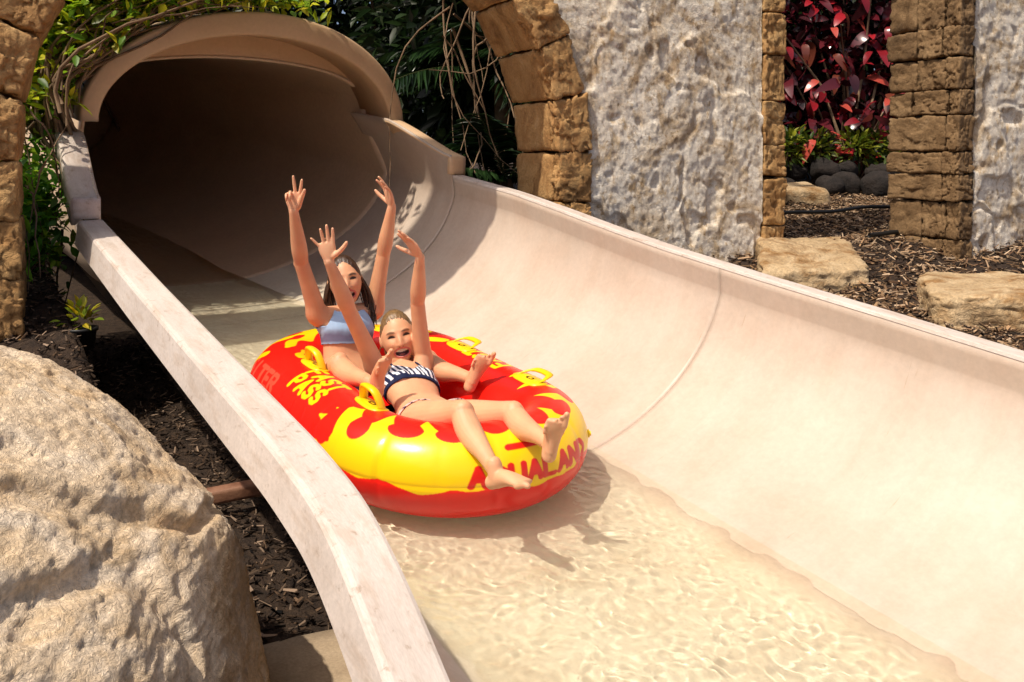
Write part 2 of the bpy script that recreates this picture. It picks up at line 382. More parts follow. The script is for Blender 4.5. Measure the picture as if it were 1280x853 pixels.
cap = np.array([[0, k, k+1] for k in range(1, 7)])
obj('tunnel_hood', mesh_np('tunnel_hood', Vv.reshape(-1, 3), [F[:, ::-1], np.concatenate([cap, cap[:, ::-1]+48*8])]), M['hood'], slide)
def tunnel_profile(s):
    p = inner_profile(s)[1:-3]; a = np.linspace(0, math.pi, 30)
    d = max(0.0, -(s+3.2)); sh = np.array([-.035*d*d, 0.0])
    top = np.stack([TC-.01+.97*np.cos(a), HS+.02+.40*np.sin(a)**.55], -1)
    r_ = [(p[-1, 0]+(top[0, 0]-p[-1, 0])*k, p[-1, 1]+(top[0, 1]-p[-1, 1])*k) for k in (.33, .66)]
    l_ = [(top[-1, 0]+(p[0, 0]-top[-1, 0])*k, top[-1, 1]+(p[0, 1]-top[-1, 1])*k) for k in (.33, .66)]
    return np.concatenate([p, r_, top, l_])+sh
ss = np.linspace(-8.6, -3.2, 60); Pv = np.array([[(s, t, h) for t, h in tunnel_profile(s)] for s in ss]); c = Pv.shape[1]
F = grid_faces(len(ss), c, False, True)
me = mesh_np('tunnel_tube', np.concatenate([Pv.reshape(-1, 3), Pv[0].mean(0)[None]]), [F, np.array([[len(ss)*c, (k+1) % c, k] for k in range(c)])])
o = obj('tunnel_tube', me, M['tunnel'], slide); solidify(o, .02, -1)
# collar closing the step between hood and tunnel
tp = np.array(tunnel_profile(-3.2))[-32:-2]; hi_ = arch_pts(AW+.0, AH+.03, 30)
Vv = np.concatenate([np.c_[np.full(30, -3.205), tp], np.c_[np.full(30, -3.205), hi_]])
obj('tunnel_collar', mesh_np('tunnel_collar', Vv, grid_faces(2, 30)), M['hood'], slide)
# steel cross beam and leg carrying the channel, and its footing
def box8(a0, a1, b0, b1, c0, c1): return [(a, b, c) for a in (a0, a1) for b in (b0, b1) for c in (c0, c1)]
for sx in (-.30, 1.9):
    obj('support_beam', stone(box8(sx-.03, sx+.03, -.86, 1.2, -.17, -.11), 4, 0, .006), M['rust'], slide)
    for ty in (-.3, .9):
        obj('support_leg', stone(box8(sx-.04, sx+.04, ty-.04, ty+.04, -.75, -.171), 4, 0, .006), M['rust'], slide)

# water running down the channel
ws = np.concatenate([np.arange(-8, -3, .05), np.arange(-3, 2.6, .0062), np.arange(2.6, 4.3, .05)]); wt = np.arange(-.72, .92, .0062)
S_, T_ = np.meshgrid(ws, wt, indexing='ij'); P = np.stack([S_, T_, 0*S_], -1)
wp = P+.030*np.stack([fbm(P*9, 2, 9), fbm(P*9, 2, 10), 0*S_], -1)
wave = .0030*fbm(wp*np.array([5, 8, 1]), 2, 21)+.0014*vnoise(wp*np.array([17, 23, 1]), 33)+.0040*vnoise(wp*np.array([33, 40, 1])+4, 35)+.0010*vnoise(wp*np.array([60, 70, 1])+9, 36)
wave *= .55+.45*sstep(-.2, .35, fbm(P*1.5, 2, 71)+.12)
pr_ = {}
def film(s):
    k = round(s, 2)
    if k not in pr_: p = inner_profile(k); o_ = np.argsort(p[:, 0]); pr_[k] = np.interp(wt, p[o_, 0], p[o_, 1])
    return pr_[k]
FLOOR = np.array([film(s) for s in ws]); dep = WATER_H-FLOOR
wave *= .06+.94*sstep(.0, .05, dep)
surf = WATER_H+wave
water = obj('water', mesh_np('water', np.stack([S_, T_, surf], -1).reshape(-1, 3), grid_faces(len(ws), len(wt))), None, None, FRAME)
tag(water, kind='structure')
m, nt, b = new_mat('running_water'); lk = nt.links.new
for n_ in list(nt.nodes):
    if n_.type != 'OUTPUT_MATERIAL': nt.nodes.remove(n_)
gl = nd(nt, 'ShaderNodeBsdfGlass', i_Roughness=0.0, i_IOR=1.33); gl.inputs['Color'].default_value = (1, 1, .965, 1)
lk(gl.outputs[0], nt.nodes['Material Output'].inputs['Surface'])
water.data.materials.append(m)
# the last shallow fringe along the walls: no visible bending of light, only the reflection
m2, nt, b = new_mat('shallow_water'); lk = nt.links.new; nt.nodes.remove(b)
tb = nd(nt, 'ShaderNodeBsdfTransparent'); tb.inputs['Color'].default_value = (.99, .985, .96, 1)
gs = nd(nt, 'ShaderNodeBsdfGlossy', i_Roughness=.02); fz = nd(nt, 'ShaderNodeFresnel', i_IOR=1.33); mx = nd(nt, 'ShaderNodeMixShader')
lk(fz.outputs[0], mx.inputs[0]); lk(tb.outputs[0], mx.inputs[1]); lk(gs.outputs[0], mx.inputs[2]); lk(mx.outputs[0], nt.nodes['Material Output'].inputs['Surface'])
water.data.materials.append(m2)
dq = dep.ravel()[grid_faces(len(ws), len(wt))].min(1); fr_ = .014+.008*vnoise(P.reshape(-1, 3)[grid_faces(len(ws), len(wt))[:, 0]]*14, 8)
water.data.polygons.foreach_set('material_index', (dq < fr_).astype(np.int32)); water.data.update()
water.cycles.is_caustics_caster = True; sl.cycles.is_caustics_light = True
for c_ in slide.children:
    if c_.name.startswith(('channel_section', 'throat')): c_.cycles.is_caustics_receiver = True

# ------------------------------------------------------------------ ruin wall with the big arch
P1 = np.array([.2464, 5.72, 0.0]); TH = .56
KC, ZC, RI, RO = -1.439, .044, 1.465, 1.672
MW1 = Matrix(((WA[0], -WN[0], 0, P1[0]), (WA[1], -WN[1], 0, P1[1]), (0, 0, 1, 0), (0, 0, 0, 1)))   # local: k along, d into the wall, z up
wall1 = thing('ruined_wall', 'weathered white plaster ruin wall with a big sandstone arch over the tunnel mouth', 'wall', mw=MW1)
wall1['kind'] = 'thing'
def plaster_relief(K, Z, seed):
    P = np.stack([K, Z, 0*K+seed*5.1], -1)
    wp = P+.12*np.stack([fbm(P*3, 3, seed+1), fbm(P*3, 3, seed+2), 0*K], -1)
    d = (.016*fbm(P*1.6, 3, seed)+.006*ridge(wp*11, 3, seed+4)*sstep(-.2, .3, fbm(P*2.5, 2, seed+40))+.010*fbm(P*26, 3, seed+9, .6)
         -.020*sstep(.90, .985, ridge(wp*1.3+7, 1, seed+44))*sstep(-.1, .2, fbm(P*1.7, 2, seed+45)))
    plate = sstep(.03, .07, fbm(wp*np.array([1.5, 1.1, 1]), 4, seed+6, .6)); d = d+.02*plate
    pits = sstep(.42, .62, fbm(wp*7, 2, seed+12)); d = d-.022*pits
    return d
def slab_grid(K, Z, front, th):
    """closed slab: rough front (negative d), flat back"""
    nr, nc = K.shape; A = np.stack([K, -front, Z], -1).reshape(-1, 3); B = np.stack([K, 0*K+th, Z], -1).reshape(-1, 3)
    F = grid_faces(nr, nc); m = nr*nc
    bd = np.concatenate([np.arange(nc), np.arange(1, nr)*nc+nc-1, (nr-1)*nc+np.arange(nc-2, -1, -1), np.arange(nr-2, 0, -1)*nc])
    b2 = np.roll(bd, -1); S = np.stack([bd, b2, b2+m, bd+m], -1)
    return np.concatenate([A, B]), np.concatenate([F[:, ::-1], F+m, S])
for side, kend in ((1, 1.585), (-1, -3.45)):
    zz = np.concatenate([np.concatenate([np.arange(-1.2, 1.3, .0125), np.arange(1.3, 4.6, .06)])]); nk = 190
    edge = np.where(zz < ZC, RO, np.sqrt(np.maximum(RO**2-(zz-ZC)**2, 0)))
    k0 = KC+side*(edge+.004); kk = np.linspace(0, 1, nk)
    K = k0[:, None]+(kend-k0)[:, None]*kk[None]; Z = np.repeat(zz[:, None], nk, 1)
    if side > 0: K = K+.03*sstep(.85, 1, kk)[None]*(-(zz-1.0)/1.9)[:, None]      # slightly battered end
    d = plaster_relief(K, Z, 3+side)
    Vv, F = slab_grid(K, Z, d+.01, np.where(Z > 1.12, .24, TH-.02))  # slab thinned above the view to let sun into the throat
    o = obj('plaster', mesh_np('plaster', Vv, F if side > 0 else F[:, ::-1]), M['plaster'], wall1)
# arch stones: voussoirs on the front edge and two or three stones deep along the soffit
rnd = random.Random(5)
def ring_corners(r0, r1, d0, d1, a0, a1):
    """local corners of a stone: angle a measured from the right spring; negative = straight jamb below"""
    def pt(r, a, d):
        if a < 0: return (KC+r, d, ZC+a*RI)
        if a > math.pi: return (KC-r, d, ZC-(a-math.pi)*RI)
        return (KC+r*math.cos(a), d, ZC+r*math.sin(a))
    return [pt(r, a, d) for r in (r0, r1) for d in (d0, d1) for a in (a0, a1)]
ang = [-.8, -.58, -.40, -.205]
a = ang[-1]
while a < math.pi+.75: a += .19+.035*rnd.random(); ang.append(a)
sd = 0
for i in range(len(ang)-1):
    a0, a1 = ang[i]+.004, ang[i+1]-.004
    if a1-a0 < .05: continue
    w = .20; dd = .03+.05*rnd.random()
    sd += 1
    obj('stone', stone(ring_corners(RI-.012*rnd.random(), RO+.02, -.045-.02*rnd.random(), dd, a0, a1), 24, .015, .014, sd, 15, .022), M['stone'], wall1)
    tha = .26 if .85 < a0 < 2.35 else TH            # crown stones cut thin above view to let a patch of sun through
    cuts = [dd+.006, dd+.006+(tha-dd)*(.40+.2*rnd.random()), tha+.02]
    if rnd.random() < .35 or tha < TH: cuts = [cuts[0], tha+.02]
    for c0, c1 in zip(cuts[:-1], cuts[1:]):
        sd += 1
        obj('stone', stone(ring_corners(RI+.004*rnd.random(), RO-.02, c0+.002, c1-.004, a0, a1), 12, .008, .012, sd, 11, .008), M['stone'], wall1)
# quoins on the free right end of this wall
z = -.95
while z < 4.5:
    hh = .20+.14*rnd.random(); sd += 1; kk0 = 1.585+.03*(1.0-z)/1.9
    c8 = [(k, d, zz_) for k in (kk0+.004, kk0+.18+.02*rnd.random()) for d in (-.03-.02*rnd.random(), TH) for zz_ in (z+.004, z+hh-.004)]
    obj('stone', stone(c8, 24, .012, .014, sd, 14, .016), M['stone'], wall1); z += hh

# ------------------------------------------------------------------ separate pier with plaster, right of the opening
P2 = np.array([2.98, 6.3, 0.0]); TH2 = .55
MW2 = Matrix(((WA[0], -WN[0], 0, P2[0]), (WA[1], -WN[1], 0, P2[1]), (0, 0, 1, 0), (0, 0, 0, 1)))
wall2 = thing('ruined_pier', 'plastered ruin pier with a jamb of stacked brown sandstone blocks', 'wall', mw=MW2)
wall2['kind'] = 'thing'
zz = np.arange(-1.1, 2.2, .0125); kk = np.linspace(0, 1, 150)
K = (.16+.02*(zz/-1.0))[:, None]*(1-kk)[None]+2.0*kk[None]; Z = np.repeat(zz[:, None], len(kk), 1)
Vv, F = slab_grid(K, Z, plaster_relief(K, Z, 31)+.01, TH2-.02)
obj('plaster', mesh_np('plaster', Vv, F), M['plaster'], wall2)
z = -1.02; courses = [.28, .20, .26, .19, .15, .25, .17, .22, .2, .27, .2, .25, .2, .2, .2]
for hh in courses:
    if z > 2.1: break
    lean = .03*(z/-1.0); z0, z1 = z+.004, z+hh-.004
    x0, x1 = lean+.012*rnd.uniform(-1, 1), .15+lean
    dcuts = [-.035, TH2*(.42+.3*rnd.random()), TH2+.02] if rnd.random() < .75 else [-.035, TH2+.02]
    fc = .055+.05*rnd.random()
    # front strip stone, then the reveal stones
    for q, (c0, c1) in enumerate(zip([-.04, fc]+dcuts[1:-1], [fc]+dcuts[1:])):
        sd += 1
        c8 = [(k, d, zz_) for k in (x0+(.008*rnd.random()), x1) for d in (c0+.003, c1-.003) for zz_ in (z0, z1)]
        obj('stone', stone(c8, 24 if q < 2 else 12, .011, .012, sd, 14, .014), M['stone_brown'], wall2)
    z += hh

# ------------------------------------------------------------------ blocks, rocks, hose, footing
def rock(name, label, cat, c8, mat, n=12, rough=.02, rnd_=.05, seed=0, freq=6, pit=.01, group=None):
    o = obj(name, stone(c8, n, rough, rnd_, seed, freq, pit), mat); return tag(o, label, cat, group)
# long tilted slab lying towards the opening
f0, f1, b0, b1 = (1.52, 5.65), (2.26, 5.78), (1.70, 6.45), (2.42, 6.75)
def quad_block(f0, f1, b0, b1, zf, zb, th): return [(p[0], p[1], z) for p, q, z in []] or [
    (f0[0], f0[1], zf-th), (f0[0], f0[1], zf), (b0[0], b0[1], zb-th), (b0[0], b0[1], zb),
    (f1[0], f1[1], zf-th), (f1[0], f1[1], zf), (b1[0], b1[1], zb-th), (b1[0], b1[1], zb)]
rock('stone_slab', 'long flat tilted sandstone slab lying at the foot of the plaster wall', 'stone block', quad_block(f0, f1, b0, b1, -.675, -.53, .22), M['stone_pale'], 24, .024, .035, 3, 7, .02)
rock('stone_block', 'squat sandstone block beside the stone pier and the slide rim', 'stone block', quad_block((2.20, 4.83), (3.25, 4.62), (2.52, 5.75), (3.6, 5.75), -.70, -.69, .22), M['stone_pale'], 24, .026, .045, 4, 7, .02)
rock('stone_block', 'pale weathered block in front of the dark lava rocks', 'stone block', quad_block((2.75, 9.5), (3.28, 9.55), (2.75, 10.1), (3.2, 10.15), -.28, -.22, .32), M['stone_pale'], 12, .02, .08, 9, 4)
rk = random.Random(3)
for i in range(17):
    x = 3.0+.155*i+rk.uniform(-.08, .08); y = 10.75+rk.uniform(-.1, .2)+(.3 if i % 2 else 0); w = .09+.10*rk.random(); z = float(ground_z(x, y))
    c8 = [(x+a*w, y+b*w, z+.02+(.14 if i % 2 else 0)+(c_*.5+.35)*w*1.5) for a in (-1, 1) for b in (-1, 1) for c_ in (-1, 1)]
    rock('lava_rock', 'dark lava rock in the row under the red shrub', 'rock', c8, M['lava'], 8, .05, w*.8, 40+i, 4, .02, 'lava rocks under the red shrub')
def hose(pts):
    q = []
    for k in range(len(pts)-1):
        for f in np.linspace(0, 1, 8, endpoint=False): q.append((pts[k][0]+(pts[k+1][0]-pts[k][0])*f, pts[k][1]+(pts[k+1][1]-pts[k][1])*f))
    q = np.array(q); z = ground_z(q[:, 0], q[:, 1])+.03; k = np.array([.25, .5, .25]); mb = MB()
    for _ in range(4): q[1:-1] = .25*q[:-2]+.5*q[1:-1]+.25*q[2:]; z[1:-1] = .25*z[:-2]+.5*z[1:-1]+.25*z[2:]
    add_tube(mb, np.c_[q, z+.03], .017, 8); return mb.data()
tag(obj('drip_hose', hose([(2.4, 8.3), (2.9, 8.5), (3.3, 8.75), (3.8, 8.7), (4.6, 8.9)]), M['hose']), 'black drip hose lying across the mulch behind the opening', 'hose')
tag(obj('drip_hose', hose([(2.55, 6.62), (2.8, 6.75), (3.05, 6.95), (3.5, 7.2)]), M['hose']), 'black drip hose running past the foot of the stone pier', 'hose')
rock('footing_slab', 'rough concrete footing slab under the slide next to the boulder', 'concrete slab', quad_block((-1.1, 2.0), (.2, 2.35), (-.90, 2.85), (-.15, 3.15), -1.52, -1.54, .25), M['concrete'], 8, .012, .02, 12, 4)

# ------------------------------------------------------------------ big boulder in the foreground
n1, n2 = 560, 360
th, ph = np.meshgrid(np.linspace(0, 2*np.pi, n1, endpoint=False), np.linspace(-np.pi/2, np.pi/2, n2), indexing='ij')
se = lambda x, e: np.sign(x)*np.abs(x)**e
D = np.stack([se(np.cos(ph), .75)*se(np.cos(th), .85), se(np.cos(ph), .75)*se(np.sin(th), .85), se(np.sin(ph), .9)], -1)
c0 = np.array([-1.42, 2.30, -1.30]); Bv = D*np.array([.74, .62, .80]); Bv[..., 0] += .13*(1-D[..., 2])-.10; Bv[..., 1] *= np.where(D[..., 1] < 0, 1.9, 1.0)
Bv[..., 2] -= .16*sstep(.1, 1.0, -D[..., 1])*sstep(0, .6, D[..., 2])
top = sstep(.0, 1, D[..., 2]); Bv[..., 0] += -.02*top; Bv[..., 2] -= .10*sstep(.1, .75, D[..., 0])*top
P = Bv*1.0
wp = P+.25*np.stack([fbm(P*2.2, 3, 61), fbm(P*2.2, 3, 62), fbm(P*2.2, 3, 63)], -1)
disp = .05*fbm(P*1.6, 3, 51)+.014*ridge(wp*3.0, 3, 52)+.009*fbm(P*15, 4, 53, .6)+.006*ridge(P*34, 2, 54)-.007*sstep(.35, .6, fbm(P*30, 2, 57))-.016*sstep(.25, .55, fbm(wp*4, 3, 55))-.03*sstep(.86, .97, ridge(wp*1.7, 1, 58))
nn = D/np.linalg.norm(D, axis=-1)[..., None]
Bv = Bv+nn*disp[..., None]
o = obj('boulder', mesh_np('boulder', Bv.reshape(-1, 3), grid_faces(n1, n2, True, False)), M['boulder'])
o.location = c0; tag(o, 'huge pitted cream limestone boulder beside the slide rim', 'boulder')

# small rock at the foot of the left jamb and a black nursery pot beside it
rock('ground_rock', 'small grey rock at the foot of the left arch jamb', 'rock', quad_block((-2.62, 4.62), (-2.36, 4.55), (-2.62, 4.85), (-2.38, 4.82), -.86, -.84, .16), M['concrete'], 8, .02, .05, 77, 6)
# ------------------------------------------------------------------ plants
def leaf_mesh(Ls, Wd, bend=.25, n=4, pw=.8):
    """pointed leaf blade with a folded midrib: verts along +x, quads"""
    x = np.linspace(0, 1, n+1); w = np.sin(np.pi*np.clip(x, .02, 1)**pw)**(.6 if pw < .8 else 1)*.5+.02*(1-x)
    rows = []
    for xi, wi in zip(x, w):
        z = -bend*xi*xi*Ls
        rows.append([(xi*Ls, -wi*Wd, z+.12*wi*Wd), (xi*Ls, 0, z-.05*wi*Wd), (xi*Ls, wi*Wd, z+.12*wi*Wd)])
    return np.array(rows).reshape(-1, 3), grid_faces(n+1, 3)
def rot_from(dirs, ups, roll):
    d = dirs/np.linalg.norm(dirs, axis=1)[:, None]; y = np.cross(ups, d); y /= np.linalg.norm(y, axis=1)[:, None]+1e-9; z = np.cross(d, y)
    c, s = np.cos(roll)[:, None], np.sin(roll)[:, None]; return np.stack([d, y*c+z*s, -y*s+z*c], -1)
def foliage(P, D, Ls, Wd, cols, rng, bend=.25, nseg=3, roll=.6):
    """many leaves as one mesh: positions, directions"""
    n = len(P); lv, lf = leaf_mesh(1, 1, bend, nseg)
    Rm = rot_from(D, np.tile([0.05, 0.02, 1.0], (n, 1)), rng.normal(0, roll, n))
    S = np.stack([Ls, Wd, Ls], -1)
    Vv = np.einsum('nij,nkj->nki', Rm, lv[None]*S[:, None])+P[:, None]
    F = (lf[None]+(np.arange(n)*len(lv))[:, None, None]).reshape(-1, 4)
    me = mesh_np('foliage', Vv.reshape(-1, 3), F); set_col(me, np.repeat(cols, len(lv), 0)); return me
def pick(rng, n, cols, p=None, var=.25):
    c = np.array(cols)[rng.choice(len(cols), n, p=p)]; return np.clip(c*(1+rng.normal(0, var, (n, 1))), .002, 1)
def rand_dirs(rng, n, up=.2):
    d = rng.normal(size=(n, 3)); d[:, 2] += up; return d/np.linalg.norm(d, axis=1)[:, None]

# --- dark leafy bushes standing behind the arch
def bush(label, x, y, rx, ry, h, n, cols, seed, size=.16, group=None, z0=None, transl=True):
    rng = np.random.default_rng(seed); z0 = float(ground_z(x, y)) if z0 is None else z0
    t = thing('leafy_bush', label, 'bush', loc=(x, y, z0), group=group)
    k = rng.integers(0, 26, n); cen = rng.normal(size=(26, 3)); cen /= np.linalg.norm(cen, axis=1)[:, None]; cen *= rng.uniform(.35, .9, (26, 1))
    q = cen[k]+rng.normal(0, .24, (n, 3)); P = q*np.array([rx, ry, h*.5])+np.array([0, 0, h*.52]); P[:, 2] = np.maximum(P[:, 2], .05)
    X_ = P+np.array([x, y, z0])-O; tt, hh = X_@V, X_@N; keep = ~((np.abs(tt-.1) < 1.5) & (hh < 1.95)); P, q = P[keep], q[keep]; n = len(P)
    D = q+rng.normal(0, .6, (n, 3)); D[:, 2] -= .1
    me = foliage(P, D, size*rng.uniform(.6, 1.3, n), size*rng.uniform(.25, .5, n), pick(rng, n, cols), rng)
    o = obj('crown', me, M['leaf'], t); tag(o, kind='stuff')
    mb = MB()
    for b_ in range(9):
        e = cen[b_]*np.array([rx, ry, h*.5])+np.array([0, 0, h*.52]); m_ = e*.5+rng.normal(0, .06, 3)
        add_tube(mb, [(rng.normal(0, .04), rng.normal(0, .04), -.05), m_, e], [.03, .02, .008], 6)
    obj('trunk', mb.data(), M['stem'], t); return t
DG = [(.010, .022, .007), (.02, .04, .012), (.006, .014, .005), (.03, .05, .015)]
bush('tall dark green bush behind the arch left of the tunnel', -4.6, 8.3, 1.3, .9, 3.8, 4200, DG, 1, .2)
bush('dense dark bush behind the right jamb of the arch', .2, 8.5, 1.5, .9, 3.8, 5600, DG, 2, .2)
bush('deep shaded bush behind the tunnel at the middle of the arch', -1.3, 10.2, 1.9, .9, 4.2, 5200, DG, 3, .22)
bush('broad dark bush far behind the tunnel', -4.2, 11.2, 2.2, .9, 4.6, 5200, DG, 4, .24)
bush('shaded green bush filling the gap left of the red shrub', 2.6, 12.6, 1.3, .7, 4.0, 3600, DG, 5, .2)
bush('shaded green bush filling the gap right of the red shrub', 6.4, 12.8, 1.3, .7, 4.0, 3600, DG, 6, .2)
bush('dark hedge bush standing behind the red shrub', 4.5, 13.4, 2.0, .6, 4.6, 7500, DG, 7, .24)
# --- palm behind the arch: each frond its own part
def frond(rng, Ls, droop, az, el):
    n = 14; x = np.linspace(0, 1, n); r = x*Ls; z = np.sin(el)*r-droop*r*r; hx = np.cos(el)*r
    ax = np.stack([hx*math.cos(az), hx*math.sin(az), z], -1); T = np.gradient(ax, axis=0); T /= np.linalg.norm(T, axis=1)[:, None]
    side = np.array([-math.sin(az), math.cos(az), 0]); mb = MB(); add_tube(mb, ax, np.linspace(.012, .003, n), 5); cols = [np.tile([.05, .06, .02], (mb.n, 1))]
    lv, lf = leaf_mesh(1, 1, .3, 3)
    for k in range(1, n*3-1):
        f = k/(n*3)*(n-1); i = int(f); p = ax[i]+(ax[min(i+1, n-1)]-ax[i])*(f-i); tl = Ls*.38*math.sin(math.pi*(.12+.8*k/(n*3)))
        for sg in (-1, 1):
            d = T[i]*.7+side*sg+np.array([0, 0, -.15])+rng.normal(0, .06, 3); Rm = rot_from(d[None], np.array([[0, 0, 1.0]]), np.array([rng.normal(0, .25)]))[0]
            mb.add((lv*np.array([tl, .028, tl]))@Rm.T+p, lf); cols.append(np.tile(pick(rng, 1, [(.008, .022, .006), (.014, .036, .009), (.022, .05, .014)])[0], (len(lv), 1)))
    me = mesh_np('frond', *mb.data()); set_col(me, np.concatenate(cols)); return me
rng = np.random.default_rng(11)
def palm(label, x, y, z, hgt, nf, Ls):
    t = thing('palm_plant', label, 'palm', loc=(x, y, z)); mb = MB()
    add_tube(mb, [(0, 0, -.1), (.02, 0, hgt*.5), (0, .02, hgt)], [.07, .06, .05], 8); obj('trunk', mb.data(), M['stem'], t)
    for k in range(nf):
        o = obj('frond', frond(rng, Ls*rng.uniform(.8, 1.1), rng.uniform(.25, .6), k*2.399+rng.normal(0, .2), rng.uniform(.15, 1.0)), M['palm'], t); o.location = (0, 0, hgt)
palm('shaded green palm seen through the arch beside the stone jamb', -.1, 7.75, -.3, 1.0, 13, 1.15)
palm('low palm behind the tunnel shoulder in deep shade', -.05, 7.2, -.5, .35, 9, .8)
# dry stems and dead leaves hanging behind the hood on the right
rng = np.random.default_rng(13)
t = thing('dry_climber', 'tangle of bare brown climber stems hanging right of the tunnel hood', 'climber', loc=(-.58, 6.85, .4))
for k in range(26):
    a = np.array([rng.uniform(.0, .65), rng.uniform(-.2, .3), rng.uniform(.5, 1.3)]); b_ = a+np.array([rng.normal(.15, .25), rng.normal(0, .15), -rng.uniform(.5, 1.5)])
    x = np.linspace(0, 1, 9)[:, None]; p = a+(b_-a)*x+np.sin(x*math.pi)*rng.normal(0, .14, 3)+rng.normal(0, .008, (9, 3)); mb = MB(); add_tube(mb, p, np.linspace(.009, .003, 9)*rng.uniform(.6, 1.4), 5)
    obj('dry_stem', mb.data(), M['stem'], t)
# --- red shrub behind the opening: each leaf a part of its own
rng = np.random.default_rng(17)
red = thing('red_leaf_shrub', 'tall shrub with big glossy crimson and purple leaves behind the opening', 'shrub', loc=(4.25, 11.6, float(ground_z(4.25, 11.6))))
leafs = []
for k, c in enumerate([(.32, .016, .024), (.20, .012, .018), (.10, .014, .020), (.05, .014, .018), (.44, .07, .05), (.14, .035, .02)]):
    lv, lf = leaf_mesh(.21, .115, .6+.25*(k % 3), 9, .79); me = mesh_np('red_leaf', lv, lf); set_col(me, np.tile(c, (len(lv), 1))); me.materials.append(M['red_leaf']) if 'red_leaf' in M else None; leafs.append(me)
M['red_leaf'] = mat_leaf('red_leaf', None, rough=.2, transl=.12)
for me in leafs: me.materials.append(M['red_leaf'])
mb = MB(); tips = []
for k in range(24):
    e = np.array([rng.uniform(-1.15, 1.15), rng.uniform(-.35, .25), rng.uniform(.5, 3.1)]); m_ = e*np.array([.5, .5, .55])+rng.normal(0, .06, 3)
    add_tube(mb, [(rng.normal(0, .12), rng.normal(0, .08), -.05), m_, e], [.022, .016, .007], 6); tips += [m_, e, e*.8, e*.65+m_*.35]
obj('stem', mb.data(), M['stem'], red)
for k in range(300):
    tp = tips[k % len(tips)]+rng.normal(0, .14, 3); o = bpy.data.objects.new('leaf', leafs[rng.choice(6, p=[.2, .2, .2, .16, .12, .12])]); COL.objects.link(o); o.parent = red
    d = rng.normal(size=3)*np.array([1, .7, .5])+np.array([0, -.9, -.35]); Rm = rot_from(d[None], np.array([[0, -.6, 1.0]]), np.array([rng.normal(0, .5)]))[0]
    sc_ = rng.uniform(.7, 1.2); mw = Matrix([[*(Rm[i]*sc_), tp[i]] for i in range(3)]+[[0, 0, 0, 1]]); o.matrix_local = mw
n = 3200; P = np.stack([rng.uniform(-1.3, 1.3, n), rng.uniform(-.15, .5, n), rng.uniform(.25, 3.3, n)], -1)
o = obj('inner_foliage', foliage(P, rand_dirs(rng, n), .18*rng.uniform(.7, 1.2, n), .09*rng.uniform(.7, 1.2, n), pick(rng, n, [(.05, .008, .014), (.09, .008, .014), (.025, .012, .012)]), rng), M['red_leaf'], red); tag(o, kind='stuff')
# low yellow-green plants in front of it
for k, (x, y) in enumerate([(3.25, 11.25), (3.65, 11.3), (4.15, 11.35), (4.7, 11.35), (5.1, 11.3), (3.45, 11.45), (4.45, 11.5)]):
    rng = np.random.default_rng(30+k); t = thing('green_plant', 'low yellow green leafy plant at the foot of the red shrub', 'plant', loc=(x, y, float(ground_z(x, y))+.42), group='low green plants under the red shrub'); n = 190
    D = rand_dirs(rng, n, .5); P = D*np.array([.26, .14, .26])*rng.uniform(.3, 1, (n, 1))+np.array([0, -.1, .06])
    obj('foliage', foliage(P, D+rng.normal(0, .3, (n, 3)), .11*rng.uniform(.6, 1.2, n), .05*rng.uniform(.6, 1.2, n), pick(rng, n, [(.20, .24, .02), (.30, .32, .03), (.10, .16, .015), (.04, .07, .01)]), rng), M['leaf'], t)
    mb = MB(); [add_tube(mb, [(0, 0, -.45), tuple(P[q])], [.006, .003], 4) for q in range(8)]; obj('stem', mb.data(), M['stem'], t)
# --- climber with bright leaves and dry stems over the left side of the hood
rng = np.random.default_rng(23)
vine = thing('climbing_vine', 'bright yellow green vine with dry brown stems climbing over the tunnel hood', 'vine', mw=FRAME)
def hood_surface(a, s, lift):
    c, sn = np.cos(a), np.sin(a); return np.stack([s, TC+(AW+.09+lift)*c+.05*sn**2, HS+(AH+.17+lift)*sn], -1)
clusters = [(2.0, .34, 900), (2.2, .38, 1100), (2.4, .40, 1200), (2.55, .40, 1000), (2.72, .34, 600), (2.95, .30, 420), (1.8, .30, 500), (1.62, .24, 300), (1.4, .16, 120)]
Ps, Cs = [], []
for a0, lf_, n in clusters:
    a = rng.normal(a0, .09, n); P = hood_surface(a, rng.normal(-2.92, .14, n), lf_*rng.uniform(.12, 1.25, n)); Ps.append(P)
    Cs.append(pick(rng, n, [(.40, .52, .02), (.54, .60, .03), (.24, .42, .02), (.12, .26, .015), (.60, .56, .03)], var=.3))
n = 2200; P = np.stack([rng.normal(-2.68, .16, n), rng.normal(-1.25, .11, n), rng.normal(.70, .17, n)], -1); Ps.append(P); Cs.append(pick(rng, n, [(.12, .34, .02), (.20, .42, .025), (.07, .20, .015), (.30, .46, .03)], var=.3))
n = 420; P = np.stack([rng.normal(-2.9, .12, n), rng.normal(-1.25, .10, n), rng.normal(1.25, .16, n)], -1); Ps.append(P); Cs.append(pick(rng, n, [(.22, .27, .018), (.30, .32, .025), (.12, .20, .02)], var=.3))
n = 70; P = np.stack([rng.normal(-2.55, .10, n), rng.normal(-1.25, .09, n), rng.normal(.12, .07, n)], -1); Ps.append(P); Cs.append(pick(rng, n, [(.25, .27, .018), (.34, .32, .025)], var=.3))
P = np.concatenate(Ps); n = len(P)
o = obj('foliage', foliage(P, rand_dirs(rng, n, .25)+np.array([.5, 0, 0]), .085*rng.uniform(.5, 1.3, n), .040*rng.uniform(.6, 1.3, n), np.concatenate(Cs), rng), M['leaf'], vine); tag(o, kind='stuff')
